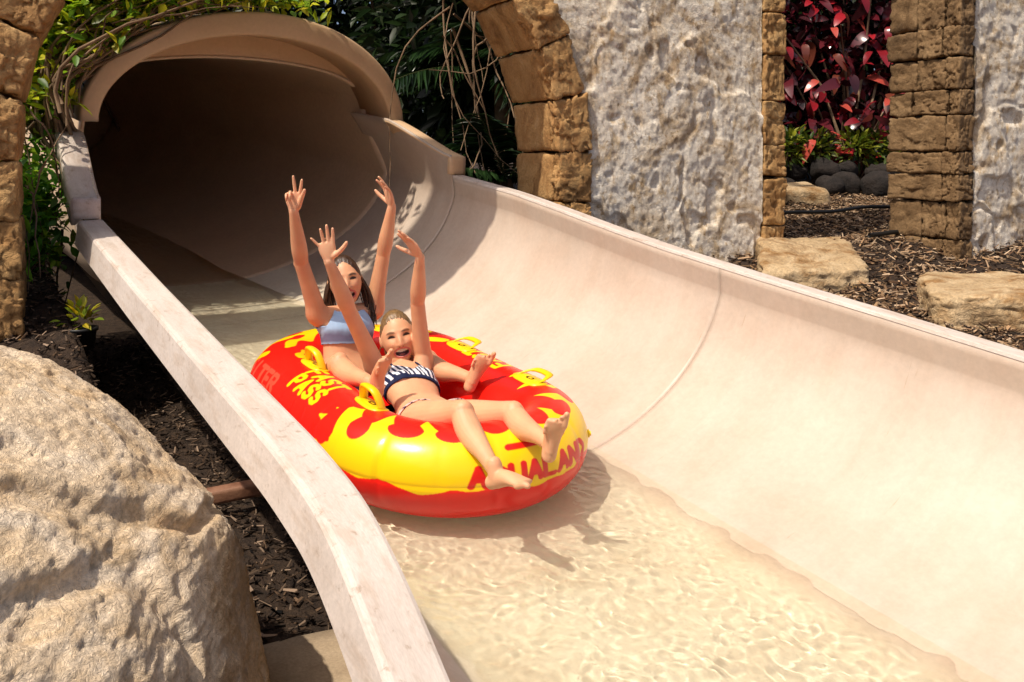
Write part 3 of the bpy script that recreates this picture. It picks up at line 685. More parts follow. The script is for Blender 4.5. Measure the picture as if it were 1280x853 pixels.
for k in range(95):
    a = np.linspace(0, 1, 12); a0 = rng.uniform(2.9, 3.4); a1 = rng.uniform(1.2, 2.5); lf_ = rng.uniform(.01, .22)
    P = hood_surface(a0+(a1-a0)*a, np.full(12, rng.normal(-2.86, .14)), lf_+.06*np.sin(a*math.pi*rng.uniform(1, 3)))+np.cumsum(rng.normal(0, .012, (12, 3)), 0)
    mb = MB(); add_tube(mb, P, np.linspace(.010, .003, 12)*rng.uniform(.5, 1.4), 5); obj('dry_stem', mb.data(), M['stem'], vine)
for k in range(110):
    a = np.linspace(0, 1, 9)[:, None]; p0 = np.array([rng.normal(-2.75, .15), rng.normal(-1.25, .13), rng.uniform(.3, 1.3)]); p1 = p0+np.array([rng.normal(.05, .12), rng.normal(-.02, .14), -rng.uniform(.35, .8)])
    P = p0+(p1-p0)*a+np.sin(a*math.pi)*rng.normal(0, .07, 3)+rng.normal(0, .006, (9, 3)); mb = MB(); add_tube(mb, P, np.linspace(.007, .002, 9)*rng.uniform(.5, 1.4), 5); obj('dry_stem', mb.data(), M['stem'], vine)

# ------------------------------------------------------------------ bark mulch
rng = np.random.default_rng(41)
def chips(name, X, Y, ln, dark):
    n = len(X); B, F = UB[1]
    Z = ground_z(X, Y)+rng.uniform(.0, .03, n)
    th_, tilt = rng.uniform(0, np.pi, n), rng.normal(0, .35, n)
    d = np.stack([np.cos(th_)*np.cos(tilt), np.sin(th_)*np.cos(tilt), np.sin(tilt)], -1); Rm = rot_from(d, np.tile([0, 0, 1.0], (n, 1)), rng.normal(0, .6, n))
    S = np.stack([ln*rng.uniform(.4, 1.6, n), ln*rng.uniform(.12, .35, n), ln*rng.uniform(.06, .14, n)], -1)
    Vv = np.einsum('nij,nkj->nki', Rm, (B*np.array([1, 1, 1]))[None]*S[:, None]*np.where(B[:, :1] > 0, np.array([1, .6, .6]), 1)[None])+np.stack([X, Y, Z], -1)[:, None]
    me = mesh_np(name, Vv.reshape(-1, 3), (F[None]+(np.arange(n)*8)[:, None, None]).reshape(-1, 4), False)
    set_col(me, np.repeat(pick(rng, n, dark, var=.35), 8, 0)); o = obj(name, me, M['attr']); tag(o, kind='stuff'); return o
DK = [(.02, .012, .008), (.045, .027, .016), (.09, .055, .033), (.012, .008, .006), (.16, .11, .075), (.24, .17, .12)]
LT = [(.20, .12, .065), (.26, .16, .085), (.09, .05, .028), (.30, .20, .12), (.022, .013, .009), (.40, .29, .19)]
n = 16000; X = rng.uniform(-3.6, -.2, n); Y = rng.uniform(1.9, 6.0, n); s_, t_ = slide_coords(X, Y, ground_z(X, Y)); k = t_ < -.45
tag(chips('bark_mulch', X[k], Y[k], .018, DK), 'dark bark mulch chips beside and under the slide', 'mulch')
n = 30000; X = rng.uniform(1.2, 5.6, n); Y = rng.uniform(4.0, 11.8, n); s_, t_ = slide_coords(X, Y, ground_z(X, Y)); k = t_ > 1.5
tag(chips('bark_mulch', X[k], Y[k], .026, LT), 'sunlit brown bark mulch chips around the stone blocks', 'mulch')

# nursery pot with a small plant by the left jamb
px0 = np.array([-2.16, 4.62]); pz = float(ground_z(*px0)); mb = MB(); an = np.linspace(0, 2*np.pi, 24, endpoint=False)
prof = [(.0, .004), (.055, .004), (.072, .10), (.080, .10), (.080, .115), (.066, .115), (.062, .09), (.0, .088)]
Vv = np.array([[(r*math.cos(a), r*math.sin(a), z) for a in an] for r, z in prof]).reshape(-1, 3)
pot = thing('plant_pot', 'small black nursery pot with a yellow green seedling beside the arch jamb', 'plant pot', loc=(px0[0], px0[1], pz))
obj('pot', mesh_np('pot', Vv, grid_faces(len(prof), 24, False, True)), M['hose'], pot)
rng = np.random.default_rng(91); n = 46; D = rand_dirs(rng, n, .7); P = D*np.array([.10, .10, .09])*rng.uniform(.3, 1, (n, 1))+np.array([0, 0, .14])
obj('foliage', foliage(P, D, .06*rng.uniform(.6, 1.2, n), .035*rng.uniform(.6, 1.2, n), pick(rng, n, [(.42, .40, .02), (.2, .28, .02), (.6, .45, .02)]), rng), M['leaf'], pot)
# ------------------------------------------------------------------ inflatable two-seat raft
RA, RB, RR = .375, .385, .165                  # centreline end radius, half straight, tube radius
PITCH = math.radians(1.9)
RAFT = FRAME @ Matrix.Translation((-.09, 0, .045)) @ Matrix.Rotation(-PITCH, 4, 'Y')
raft = thing('inflatable_raft', 'red and yellow flame patterned inflatable raft carrying two riders down the slide', 'raft', mw=RAFT)
QA = RA*math.pi/2; PERIM = 4*RB+2*math.pi*RA
def centre(A):
    """arc length from the front tip (+ to the right side) -> centre point and outward normal"""
    A = np.asarray(A, float); a = np.abs(A); sg = np.where(A < 0, -1.0, 1.0)
    th1 = np.clip(a/RA, 0, math.pi/2); st = np.clip(a-QA, 0, 2*RB); th2 = np.clip((a-QA-2*RB)/RA, 0, math.pi/2); th = th1+th2
    s = np.where(a <= QA+2*RB, RB-st, -RB)+RA*np.cos(th); t = RA*np.sin(th)*sg
    return s, t, np.cos(th), np.sin(th)*sg
# --- stroke letters (unit box, y up)
GL = {'A': [[(0, 0), (.5, 1), (1, 0)], [(.2, .35), (.8, .35)]], 'Q': [[(.5, 1), (.1, .8), (0, .5), (.1, .2), (.5, 0), (.9, .2), (1, .5), (.9, .8), (.5, 1)], [(.6, .3), (1, -.05)]],
      'U': [[(0, 1), (0, .25), (.2, .03), (.5, 0), (.8, .03), (1, .25), (1, 1)]], 'L': [[(0, 1), (0, 0), (.9, 0)]], 'N': [[(0, 0), (0, 1), (1, 0), (1, 1)]],
      'D': [[(0, 0), (0, 1), (.6, .95), (1, .6), (1, .4), (.6, .05), (0, 0)]], 'F': [[(0, 0), (0, 1), (.95, 1)], [(0, .52), (.75, .52)]], 'S': [[(.95, .85), (.6, 1), (.2, .95), (.05, .75), (.25, .55), (.75, .45), (.95, .25), (.8, .05), (.4, 0), (.05, .15)]],
      'T': [[(0, 1), (1, 1)], [(.5, 1), (.5, 0)]], 'P': [[(0, 0), (0, 1), (.7, 1), (.95, .85), (.95, .65), (.7, .48), (0, .48)]], 'I': [[(.5, 0), (.5, 1)]], 'E': [[(.95, 1), (0, 1), (0, 0), (.95, 0)], [(0, .52), (.75, .52)]],
      'R': [[(0, 0), (0, 1), (.7, 1), (.95, .85), (.95, .65), (.7, .5), (0, .5)], [(.45, .5), (1, 0)]]}
def segs(word, hgt, wid, gap):
    out = []; x = 0
    for ch in word:
        for pl in GL[ch]:
            for p, q in zip(pl[:-1], pl[1:]): out.append((x+p[0]*wid, p[1]*hgt, x+q[0]*wid, q[1]*hgt))
        x += wid+gap
    w = x-gap; return [(a-w/2, b, c-w/2, d) for a, b, c, d in out]
def dist_segs(X, Y, sg):
    d = np.full(X.shape, 9.0)
    for x0, y0, x1, y1 in sg:
        dx, dy = x1-x0, y1-y0; t = np.clip(((X-x0)*dx+(Y-y0)*dy)/(dx*dx+dy*dy+1e-12), 0, 1); d = np.minimum(d, np.hypot(X-x0-t*dx, Y-y0-t*dy))
    return d
def drop(A, q, a0, q0, ra, rq, tail=0.0):
    """teardrop: round at large q, drawn out towards small q"""
    y = (q-q0)/rq; w = ra*np.where(y < 0, np.clip(1+y*.38, .12, 1) if tail else 1, 1)
    return np.hypot((A-a0)/w, np.where(y < 0, y/(1+tail), y))-1
YEL, RED, RED2 = np.array([.94, .60, .004]), np.array([.80, .012, .006]), np.array([.86, .06, .02])
def raft_colour(A, q):
    """q: girth distance from the crest, + outwards"""
    aa = np.abs(A); e = .004
    P = np.stack([A*9, q*0, 0*A], -1)
    bot = .268+.010*np.sin(A*19)+.008*np.sin(A*43+1)+.006*vnoise(P*3, 5)
    # where the yellow ends towards the back: licks of flame
    end = .60+.05*np.sin(q*30+A*3)
    end = end+.22*np.exp(-((q-.245)/.03)**2)+.10*np.exp(-((q-.06)/.024)**2)+.08*np.exp(-((q-.14)/.018)**2)+.2*np.exp(-((q+.06)/.03)**2)
    top_ = .075-.012*np.sin(A*21+1)
    for a0, hgt_, w_ in ((-.565, .10, .030), (-.41, .12, .028), (-.27, .09, .026), (-.12, .10, .03), (.04, .11, .03), (.20, .10, .03), (.37, .13, .035), (.53, .16, .04), (.66, .12, .035)):
        cv = a0+.05*np.sign(a0)*np.clip(.075-q, 0, .2)*4                      # tongues lean backwards
        top_ = top_-hgt_*np.exp(-np.abs((A-cv)/w_)**1.3)
    yel = (aa < end) & (q < bot) & (q > top_)
    for a0, q0, ra, rq, tl in [(-.49, .095, .040, .055, 1.4), (-.34, .055, .060, .042, .5), (-.19, .060, .055, .040, .6), (.29, .055, .07, .045, .5), (.45, .085, .065, .040, 1.0), (.60, .04, .075, .038, .8), (.64, .135, .06, .030, 1.2), (.75, .18, .05, .026, 1.2), (-.63, .16, .060, .065, 1.2), (-.72, .235, .04, .03, .6)]:
        yel &= ~(drop(A, q, a0, q0, ra, rq, tl) < 0)
    C = np.where(yel[..., None], YEL, RED)
    # rear flames: curling yellow strokes on the red
    back = []
    for sgn in (-1, 1):
        for pts, w0 in [([(1.66, .21), (1.58, .12), (1.66, .03), (1.78, .00), (1.80, .05)], .022), ([(1.50, .23), (1.53, .16), (1.48, .10)], .016), ([(1.80, .20), (1.86, .10), (1.80, -.02), (1.70, -.05), (1.60, -.02), (1.48, .0)], .02), ([(1.30, -.02), (1.38, -.05), (1.48, -.10)], .018)]:
            sg = [(sgn*p[0], p[1], sgn*r_[0], r_[1]) for p, r_ in zip(pts[:-1], pts[1:])]
            d = dist_segs(A, q, sg); w = w0*(1+.5*np.sin(A*31+q*40)); C = np.where((d < w)[..., None], YEL, C)
    # lettering along both sides: read from outside, top of the letters towards the seats
    for sgn in (-1, 1):
        X = A-sgn*.95
        for word, q0 in (('FAST', .035), ('PASS', .125)):
            sg = segs(word, .070, .052, .022); d = dist_segs(X, q0-q, sg); C = np.where((d < .0105)[..., None], YEL, C)
    d = dist_segs(A-.05, .255-q, segs('AQUALAND', .062, .036, .015)); C = np.where((d < .0095)[..., None], np.array([.68, .012, .008]), C)
    d = dist_segs(A-.06, .13-q, [(-.10, 0, .10, 0)]); C = np.where((d < .012)[..., None], np.array([.68, .012, .008]), C)
    # worn, half faded letters near the back on both sides
    for sgn in (-1, 1):
        d = dist_segs(A-sgn*1.36, .20-q, segs('SITER', .075, .048, .020)); C = np.where(((d < .010) & ~(C[..., 1] > .4))[..., None], RED2*.9+.02, C)
    return C
nA, nq = 1800, 380
Ag = np.linspace(-PERIM/2, PERIM/2, nA, endpoint=False); ph = np.linspace(0, 2*np.pi, nq, endpoint=False)   # ph: 0 outward, pi/2 top
A_, PH = np.meshgrid(Ag, ph, indexing='ij')
s0, t0, ns, nt_ = centre(A_)
qq = RR*(math.pi/2-((PH+math.pi/2) % (2*math.pi)-math.pi/2)); qq = np.where(PH > 1.5*math.pi, RR*(math.pi/2-(PH-2*math.pi)), RR*(math.pi/2-PH))
out = np.exp(-((qq-.24)/.11)**2); inn = np.exp(-((qq+.26)/.12)**2)
crease = np.zeros_like(A_)
for k, a0 in enumerate(np.linspace(-.85, .85, 12)): crease += np.exp(-((A_-a0-.01*math.sin(k*5))/.012)**2)*(.6+.4*math.sin(k*2.7))
for a0 in np.linspace(.95, PERIM/2, 9): crease += .45*np.exp(-((np.abs(A_)-a0)/.009)**2)
rr = RR*(1-.045*crease*out-.02*np.abs(np.sin(A_*17))*inn*.6+.008*vnoise(np.stack([A_*6, PH*1.2, 0*A_], -1), 3))
rr = rr*(1-.012*np.exp(-(((qq-.262)/.008)**2)))            # weld seam at the equator
Vv = np.stack([s0+rr*np.cos(PH)*ns, t0+rr*np.cos(PH)*nt_, RR+rr*np.sin(PH)*1.0], -1)
me = mesh_np('tube', Vv.reshape(-1, 3), grid_faces(nA, nq, True, True)[:, ::-1]); dA_, dq_ = PERIM/nA*.5, 2*math.pi*RR/nq*.5
col = sum(raft_colour(A_+i*dA_, qq+j*dq_) for i in (-.7, .7) for j in (-.7, .7))/4; set_col(me, col.reshape(-1, 3))
M['raft'] = mat_attr('raft_vinyl', rough=.27, spec=.5, bump=.05, bscale=14, bdist=.02)
obj('tube', me, M['raft'], raft)
# floor sheet
nf = 120; Af = np.linspace(-PERIM/2, PERIM/2, nf, endpoint=False); a_, b_, c_, d_ = centre(Af); rings = []
for f in (1, .8, .5, .2): rings.append(np.stack([a_*f, b_*f, np.full(nf, .115+.02*(f**4))], -1))
Vv = np.concatenate(rings+[np.array([[0, 0, .115]])]); F = grid_faces(4, nf, False, True)
me = mesh_np('floor', Vv, [F, np.array([[3*nf+k, 3*nf+(k+1) % nf, 4*nf] for k in range(nf)])]); set_col(me, np.tile(RED*.9, (len(Vv), 1))); obj('floor_sheet', me, M['raft'], raft)
# handles: strap loop on a rounded patch
M['yellow'] = mat_noise('yellow_vinyl', [(.3, (.88, .54, .004)), (.7, (.94, .62, .006))], scale=6, rough=.35, spec=.5)
def on_tube(A, q, lift=0.0):
    s, t, n1_, n2_ = centre(A); p = math.pi/2-np.asarray(q)/RR; r = RR+lift
    return np.stack([s+r*np.cos(p)*n1_, t+r*np.cos(p)*n2_, RR+r*np.sin(p)], -1)
for A0, q0 in ((-.60, -.035), (-1.17, -.035), (.60, .0), (1.17, .0)):
    n = 28; an = np.linspace(0, 2*np.pi, n, endpoint=False); sx = np.sign(np.cos(an))*np.abs(np.cos(an))**.6; sy = np.sign(np.sin(an))*np.abs(np.sin(an))**.6
    rows = [on_tube(A0+.095*f*sx, q0+.045*f*sy, lf) for f, lf in ((1.0, .0), (.98, .004), (.6, .005), (.25, .005))]
    Vv = np.concatenate(rows+[on_tube(np.array([A0]), np.array([q0]), .005)]); F = grid_faces(4, n, False, True)
    hd = obj('handle', mesh_np('handle', Vv, [F[:, ::-1], np.array([[3*n+(k+1) % n, 3*n+k, 4*n] for k in range(n)])]), M['yellow'], raft)
    # loop: flat strap standing on the patch
    x = 1.15*np.array([-.068, -.062, -.050, -.038, -.02, 0, .02, .038, .050, .062, .068]); z = 1.2*np.array([0, .018, .040, .052, .056, .057, .056, .052, .040, .018, 0])
    lean = .30 if A0 < 0 else .9; up_ = .95 if A0 < 0 else .45; Pc = np.array([on_tube(A0+xx, q0+zz*lean, zz*up_+.003) for xx, zz in zip(x, z)]); Sd = np.array([on_tube(A0+xx, q0+zz*lean+.012, zz*up_+.003+.006*lean) for xx, zz in zip(x, z)])-Pc
    T = np.gradient(Pc, axis=0); T /= np.linalg.norm(T, axis=1)[:, None]; Sd /= np.linalg.norm(Sd, axis=1)[:, None]; Nn = np.cross(T, Sd)
    ring = []
    for k in range(10):
        an = 2*math.pi*k/10; ring.append(Pc+Sd*.019*math.cos(an)+Nn*.0105*math.sin(an))
    Vv = np.stack(ring, 1); obj('strap', mesh_np('strap', Vv.reshape(-1, 3), grid_faces(len(x), 10, False, True)), M['yellow'], hd)
# air valve on the front right
mb = MB(); p = on_tube(np.array([.36]), np.array([.235]), .0)[0]; d = on_tube(np.array([.36]), np.array([.235]), .02)[0]-p; d /= np.linalg.norm(d)
add_tube(mb, [p-d*.004, p+d*.006, p+d*.0061, p+d*.012], [.016, .016, .010, .009], 14); obj('air_valve', mb.data(), M['yellow'], raft)
# ------------------------------------------------------------------ people
def nrm(a): a = np.asarray(a, float); return a/np.linalg.norm(a)
def loc_dir(w): w = np.asarray(w, float); return nrm([w@U, w@V, w@N])        # world direction -> slide frame
def catmull(P, n):
    P = np.asarray(P, float); m = len(P); Q = np.concatenate([2*P[:1]-P[1:2], P, 2*P[-1:]-P[-2:-1]]); out = []
    for x in np.linspace(0, m-1, n):
        i = min(int(x), m-2); f = x-i; a, b, c, d = Q[i:i+4]
        out.append(.5*((2*b)+(-a+c)*f+(2*a-5*b+4*c-d)*f*f+(-a+3*b-3*c+d)*f**3))
    return np.array(out)
def limb(P, rad, n=22, nc=18):
    """tapered round-ended limb"""
    P = np.asarray(P, float); C = catmull(np.c_[P, np.asarray(rad, float)], n); Q, r = C[:, :3], C[:, 3]
    d0, d1 = nrm(Q[0]-Q[1]), nrm(Q[-1]-Q[-2]); e = [.99, .85, .55]
    Q = np.concatenate([[Q[0]+d0*r[0]*x for x in e], Q, [Q[-1]+d1*r[-1]*x for x in e[::-1]]]); r = np.concatenate([[r[0]*math.sqrt(1-x*x) for x in e], r, [r[-1]*math.sqrt(1-x*x) for x in e[::-1]]])
    Vv, (F, Cc) = tube(Q, np.maximum(r, .0004), nc); return Vv, F, Cc
def loft(C, X, a, b, n=26, nc=28):
    """elliptical sections: centres, width axes, half widths, half depths"""
    D = catmull(np.c_[C, X, np.asarray(a)[:, None], np.asarray(b)[:, None]], n); P, Xd, a, b = D[:, :3], D[:, 3:6], D[:, 6], D[:, 7]
    T = np.gradient(P, axis=0); T /= np.linalg.norm(T, axis=1)[:, None]; Xd = Xd-T*np.sum(Xd*T, 1)[:, None]; Xd /= np.linalg.norm(Xd, axis=1)[:, None]; Yd = np.cross(T, Xd)
    an = np.linspace(0, 2*np.pi, nc, endpoint=False); ring = P[:, None]+a[:, None, None]*np.cos(an)[None, :, None]*Xd[:, None]+b[:, None, None]*np.sin(an)[None, :, None]*Yd[:, None]
    Vv = ring.reshape(-1, 3); F = grid_faces(n, nc, False, True); m = len(Vv); Vv = np.concatenate([Vv, P[:1]-T[:1]*b[0]*.4, P[-1:]+T[-1:]*b[-1]*.4]); j = np.arange(nc); j2 = (j+1) % nc
    return Vv, F, np.concatenate([np.stack([np.full(nc, m), j2, j], -1), np.stack([np.full(nc, m+1), (n-1)*nc+j, (n-1)*nc+j2], -1)])
def ball(c, r, Rm=None):
    th, ph = np.meshgrid(np.linspace(0, 2*np.pi, 20, endpoint=False), np.linspace(-np.pi/2, np.pi/2, 13), indexing='ij'); d = np.stack([np.cos(ph)*np.cos(th), np.cos(ph)*np.sin(th), np.sin(ph)], -1).reshape(-1, 3)*np.asarray(r)
    if Rm is not None: d = d@np.asarray(Rm).T
    return d+np.asarray(c), grid_faces(20, 13, True, False), np.zeros((0, 3), int)
def head_shape(sc):
    n1_, n2_ = 120, 90
    th, ph = np.meshgrid(np.linspace(0, 2*np.pi, n1_, endpoint=False), np.linspace(-np.pi/2, np.pi/2, n2_), indexing='ij')
    dx, dy, dz = np.cos(ph)*np.cos(th), np.cos(ph)*np.sin(th), np.sin(ph); lo = np.clip(-dz, 0, 1)
    x = .072*dx*(1-.30*lo**1.7); z = .114*dz; y = np.where(dy > 0, .086*dy*(1-.06*lo), .098*dy*(1-.42*lo)); y = y+.010*lo
    g = lambda cx, cz, sx, sz: np.exp(-((x-cx)/sx)**2-((z-cz)/sz)**2)
    fr = sstep(.15, .5, dy)
    f = -.009*(g(-.031, .006, .015, .010)+g(.031, .006, .015, .010))+.0035*(g(-.03, .028, .02, .007)+g(.03, .028, .02, .007))
    f = f+.017*np.exp(-(x/.0105)**2)*sstep(.026, -.026, z)*sstep(-.046, -.034, z)+.006*(g(-.012, -.031, .007, .007)+g(.012, -.031, .007, .007))
    f = f+.007*(g(-.037, -.026, .017, .016)+g(.037, -.026, .017, .016))+.004*g(0, -.045, .022, .005)+.006*g(0, -.080, .018, .006)+.007*g(0, -.100, .02, .012)
    f = f-.022*sstep(1.0, .55, (x/.030)**2+((z+.062)/.0150)**2)
    y = y+f*fr
    return np.stack([x, y, z], -1).reshape(-1, 3)*sc, grid_faces(n1_, n2_, True, False), np.zeros((0, 3), int)
def hand(w, d, pn, sc, thumb, fan, curl, thumb_out=.8, thumb_curl=.3):
    """w wrist, d along the palm, pn palm normal, thumb = sign of the side axis; fan/curl per finger index..little"""
    d = nrm(d); pn = nrm(np.asarray(pn)-d*(np.asarray(pn)@d)); x = np.cross(d, pn)*thumb; P = []
    c = [w-d*.012*sc, w+d*.012*sc, w+d*.04*sc, w+d*.066*sc, w+d*.082*sc]
    P.append(loft(np.array(c), np.tile(x, (5, 1)), np.array([.021, .024, .034, .037, .033])*sc, np.array([.017, .017, .0155, .0125, .009])*sc, 14, 20))
    for k, (off, ln, r) in enumerate(((.0275, .070, .0082), (.0095, .079, .0085), (-.009, .073, .0080), (-.0265, .056, .0070))):
        b = w+(d*(.076-.006*abs(k-1))+x*off)*sc; fd = nrm(d*math.cos(fan[k])+x*math.sin(fan[k])); pts = [b-fd*.015*sc, b]; cu = curl[k]; a = 0
        for j, (fr, ca) in enumerate(((.42, .75), (.32, 1.0), (.26, .8))):
            a += cu*ca; b = b+(fd*math.cos(a)+pn*math.sin(a))*ln*fr*sc; pts.append(b)
        P.append(limb(pts, np.array([r, r, r*.95, r*.88, r*.72])*sc, 18, 12))
    b = w+(d*.022+x*.022+pn*.006)*sc; td = nrm(d*.62+x*thumb_out+pn*.18); p1 = b+td*.034*sc; td2 = nrm(td+d*thumb_curl+pn*thumb_curl*.6); p2 = p1+td2*.028*sc; p3 = p2+nrm(td2+d*thumb_curl)*.022*sc
    P.append(limb([b-td*.01*sc, b, p1, p2, p3], np.array([.011, .0125, .0105, .0095, .0075])*sc, 18, 12)); return P
def foot(an, toe, sole, sc, big):
    """an ankle joint; toe forward, sole downward; big = sign of the side that carries the big toe"""
    toe = nrm(toe); sole = nrm(np.asarray(sole)-toe*(np.asarray(sole)@toe)); x = np.cross(toe, sole); P = []
    h0 = an+sole*.052*sc
    c = [h0-toe*.045*sc-sole*.014*sc, h0-toe*.03*sc-sole*.018*sc, h0+toe*.01*sc-sole*.030*sc, h0+toe*.06*sc-sole*.026*sc, h0+toe*.105*sc-sole*.012*sc, h0+toe*.135*sc-sole*.006*sc]
    P.append(loft(np.array(c), np.tile(x, (6, 1)), np.array([.018, .027, .029, .033, .040, .036])*sc, np.array([.020, .026, .034, .026, .018, .012])*sc, 22, 22))
    for k in range(5):
        b = h0+(toe*(.130-.008*abs(k-.4)**1.3)+x*big*(.030-.0165*k)-sole*.004)*sc; r = (.0118 if k == 0 else .0074-.0004*k)*sc; ln = (.040 if k == 0 else .030-.003*k)*sc
        P.append(limb([b-toe*.012*sc, b, b+toe*ln*.6-sole*.003*sc, b+toe*ln+sole*.003*sc], [r, r, r*1.02, r*.9], 12, 12))
    P.append(limb([an-sole*.03*sc, an+sole*.012*sc, an+sole*.03*sc], np.array([.028, .030, .028])*sc, 10, 16)); return P
def fuse(parts, voxel):
    mb = MB()
    for Vv, F, T in parts:
        n0 = mb.n; mb.v.append(Vv); mb.n += len(Vv); mb.q.append(F+n0)
        if len(T): mb.t.append(T+n0)
    o = bpy.data.objects.new('tmp', mesh_np('tmp', *mb.data())); COL.objects.link(o)
    m = o.modifiers.new('r', 'REMESH'); m.mode = 'VOXEL'; m.voxel_size = voxel; m.use_smooth_shade = True
    s_ = o.modifiers.new('s', 'SMOOTH'); s_.factor = .5; s_.iterations = 3
    dg = bpy.context.evaluated_depsgraph_get(); me = bpy.data.meshes.new_from_object(o.evaluated_get(dg)); old = o.data
    bpy.data.objects.remove(o); bpy.data.meshes.remove(old)
    n = len(me.vertices); c = np.zeros(n*3, np.float32); me.vertices.foreach_get('co', c); nn = np.zeros(n*3, np.float32); me.vertices.foreach_get('normal', nn)
    me.polygons.foreach_set('use_smooth', np.ones(len(me.polygons), bool))
    fi = np.zeros(len(me.loops), np.int32); me.loops.foreach_get('vertex_index', fi)
    tot = np.zeros(len(me.polygons), np.int32); me.polygons.foreach_get('loop_total', tot)
    assert (tot == 4).all()
    return me, c.reshape(-1, 3).astype(float), nn.reshape(-1, 3).astype(float), fi.reshape(-1, 4)
def garment(name, Pv, Nv, Q, keep, lift, mat, parent, cols=None):
    f = Q[keep[Q].sum(1) >= 3]; ids = np.unique(f); mp = -np.ones(len(Pv), int); mp[ids] = np.arange(len(ids)); W = Pv[ids].copy()
    # even out the cut edge and the surface a little
    F = mp[f]; e = np.concatenate([F[:, [0, 1]], F[:, [1, 2]], F[:, [2, 3]], F[:, [3, 0]]]); ec = np.sort(e, 1); u_, inv, cnt = np.unique(ec, axis=0, return_inverse=True, return_counts=True); bd = u_[cnt == 1]
    for _ in range(6):
        acc = np.zeros_like(W); nb = np.zeros(len(W)); np.add.at(acc, bd[:, 0], W[bd[:, 1]]); np.add.at(acc, bd[:, 1], W[bd[:, 0]]); np.add.at(nb, bd[:, 0], 1); np.add.at(nb, bd[:, 1], 1); k = nb > 0; W[k] = .5*W[k]+.5*acc[k]/nb[k][:, None]
    W = W+Nv[ids]*lift
    me = mesh_np(name, W, F)
    if cols is not None: set_col(me, cols[ids])
    o = obj(name, me, mat, parent); solidify(o, .004, 1); return o
SKIN = mat_attr('skin', rough=.5, spec=.45, sss=.25, bump=.08, bscale=160, bdist=.002)
CLOTH = mat_attr('swim_fabric', rough=.75, spec=.2, bump=.25, bscale=500, bdist=.001)
def mat_hair(name, c):
    return mat_noise(name, [(.3, tuple(x*.5 for x in c)), (.6, c), (.85, tuple(min(1, x*1.7) for x in c))], scale=60, detail=4, rough=.4, spec=.5, bump=.5, bscale=140, bdist=.003)
CAML = np.array([(-O)@U, (-O)@V, (-O)@N])                    # camera position in the slide frame

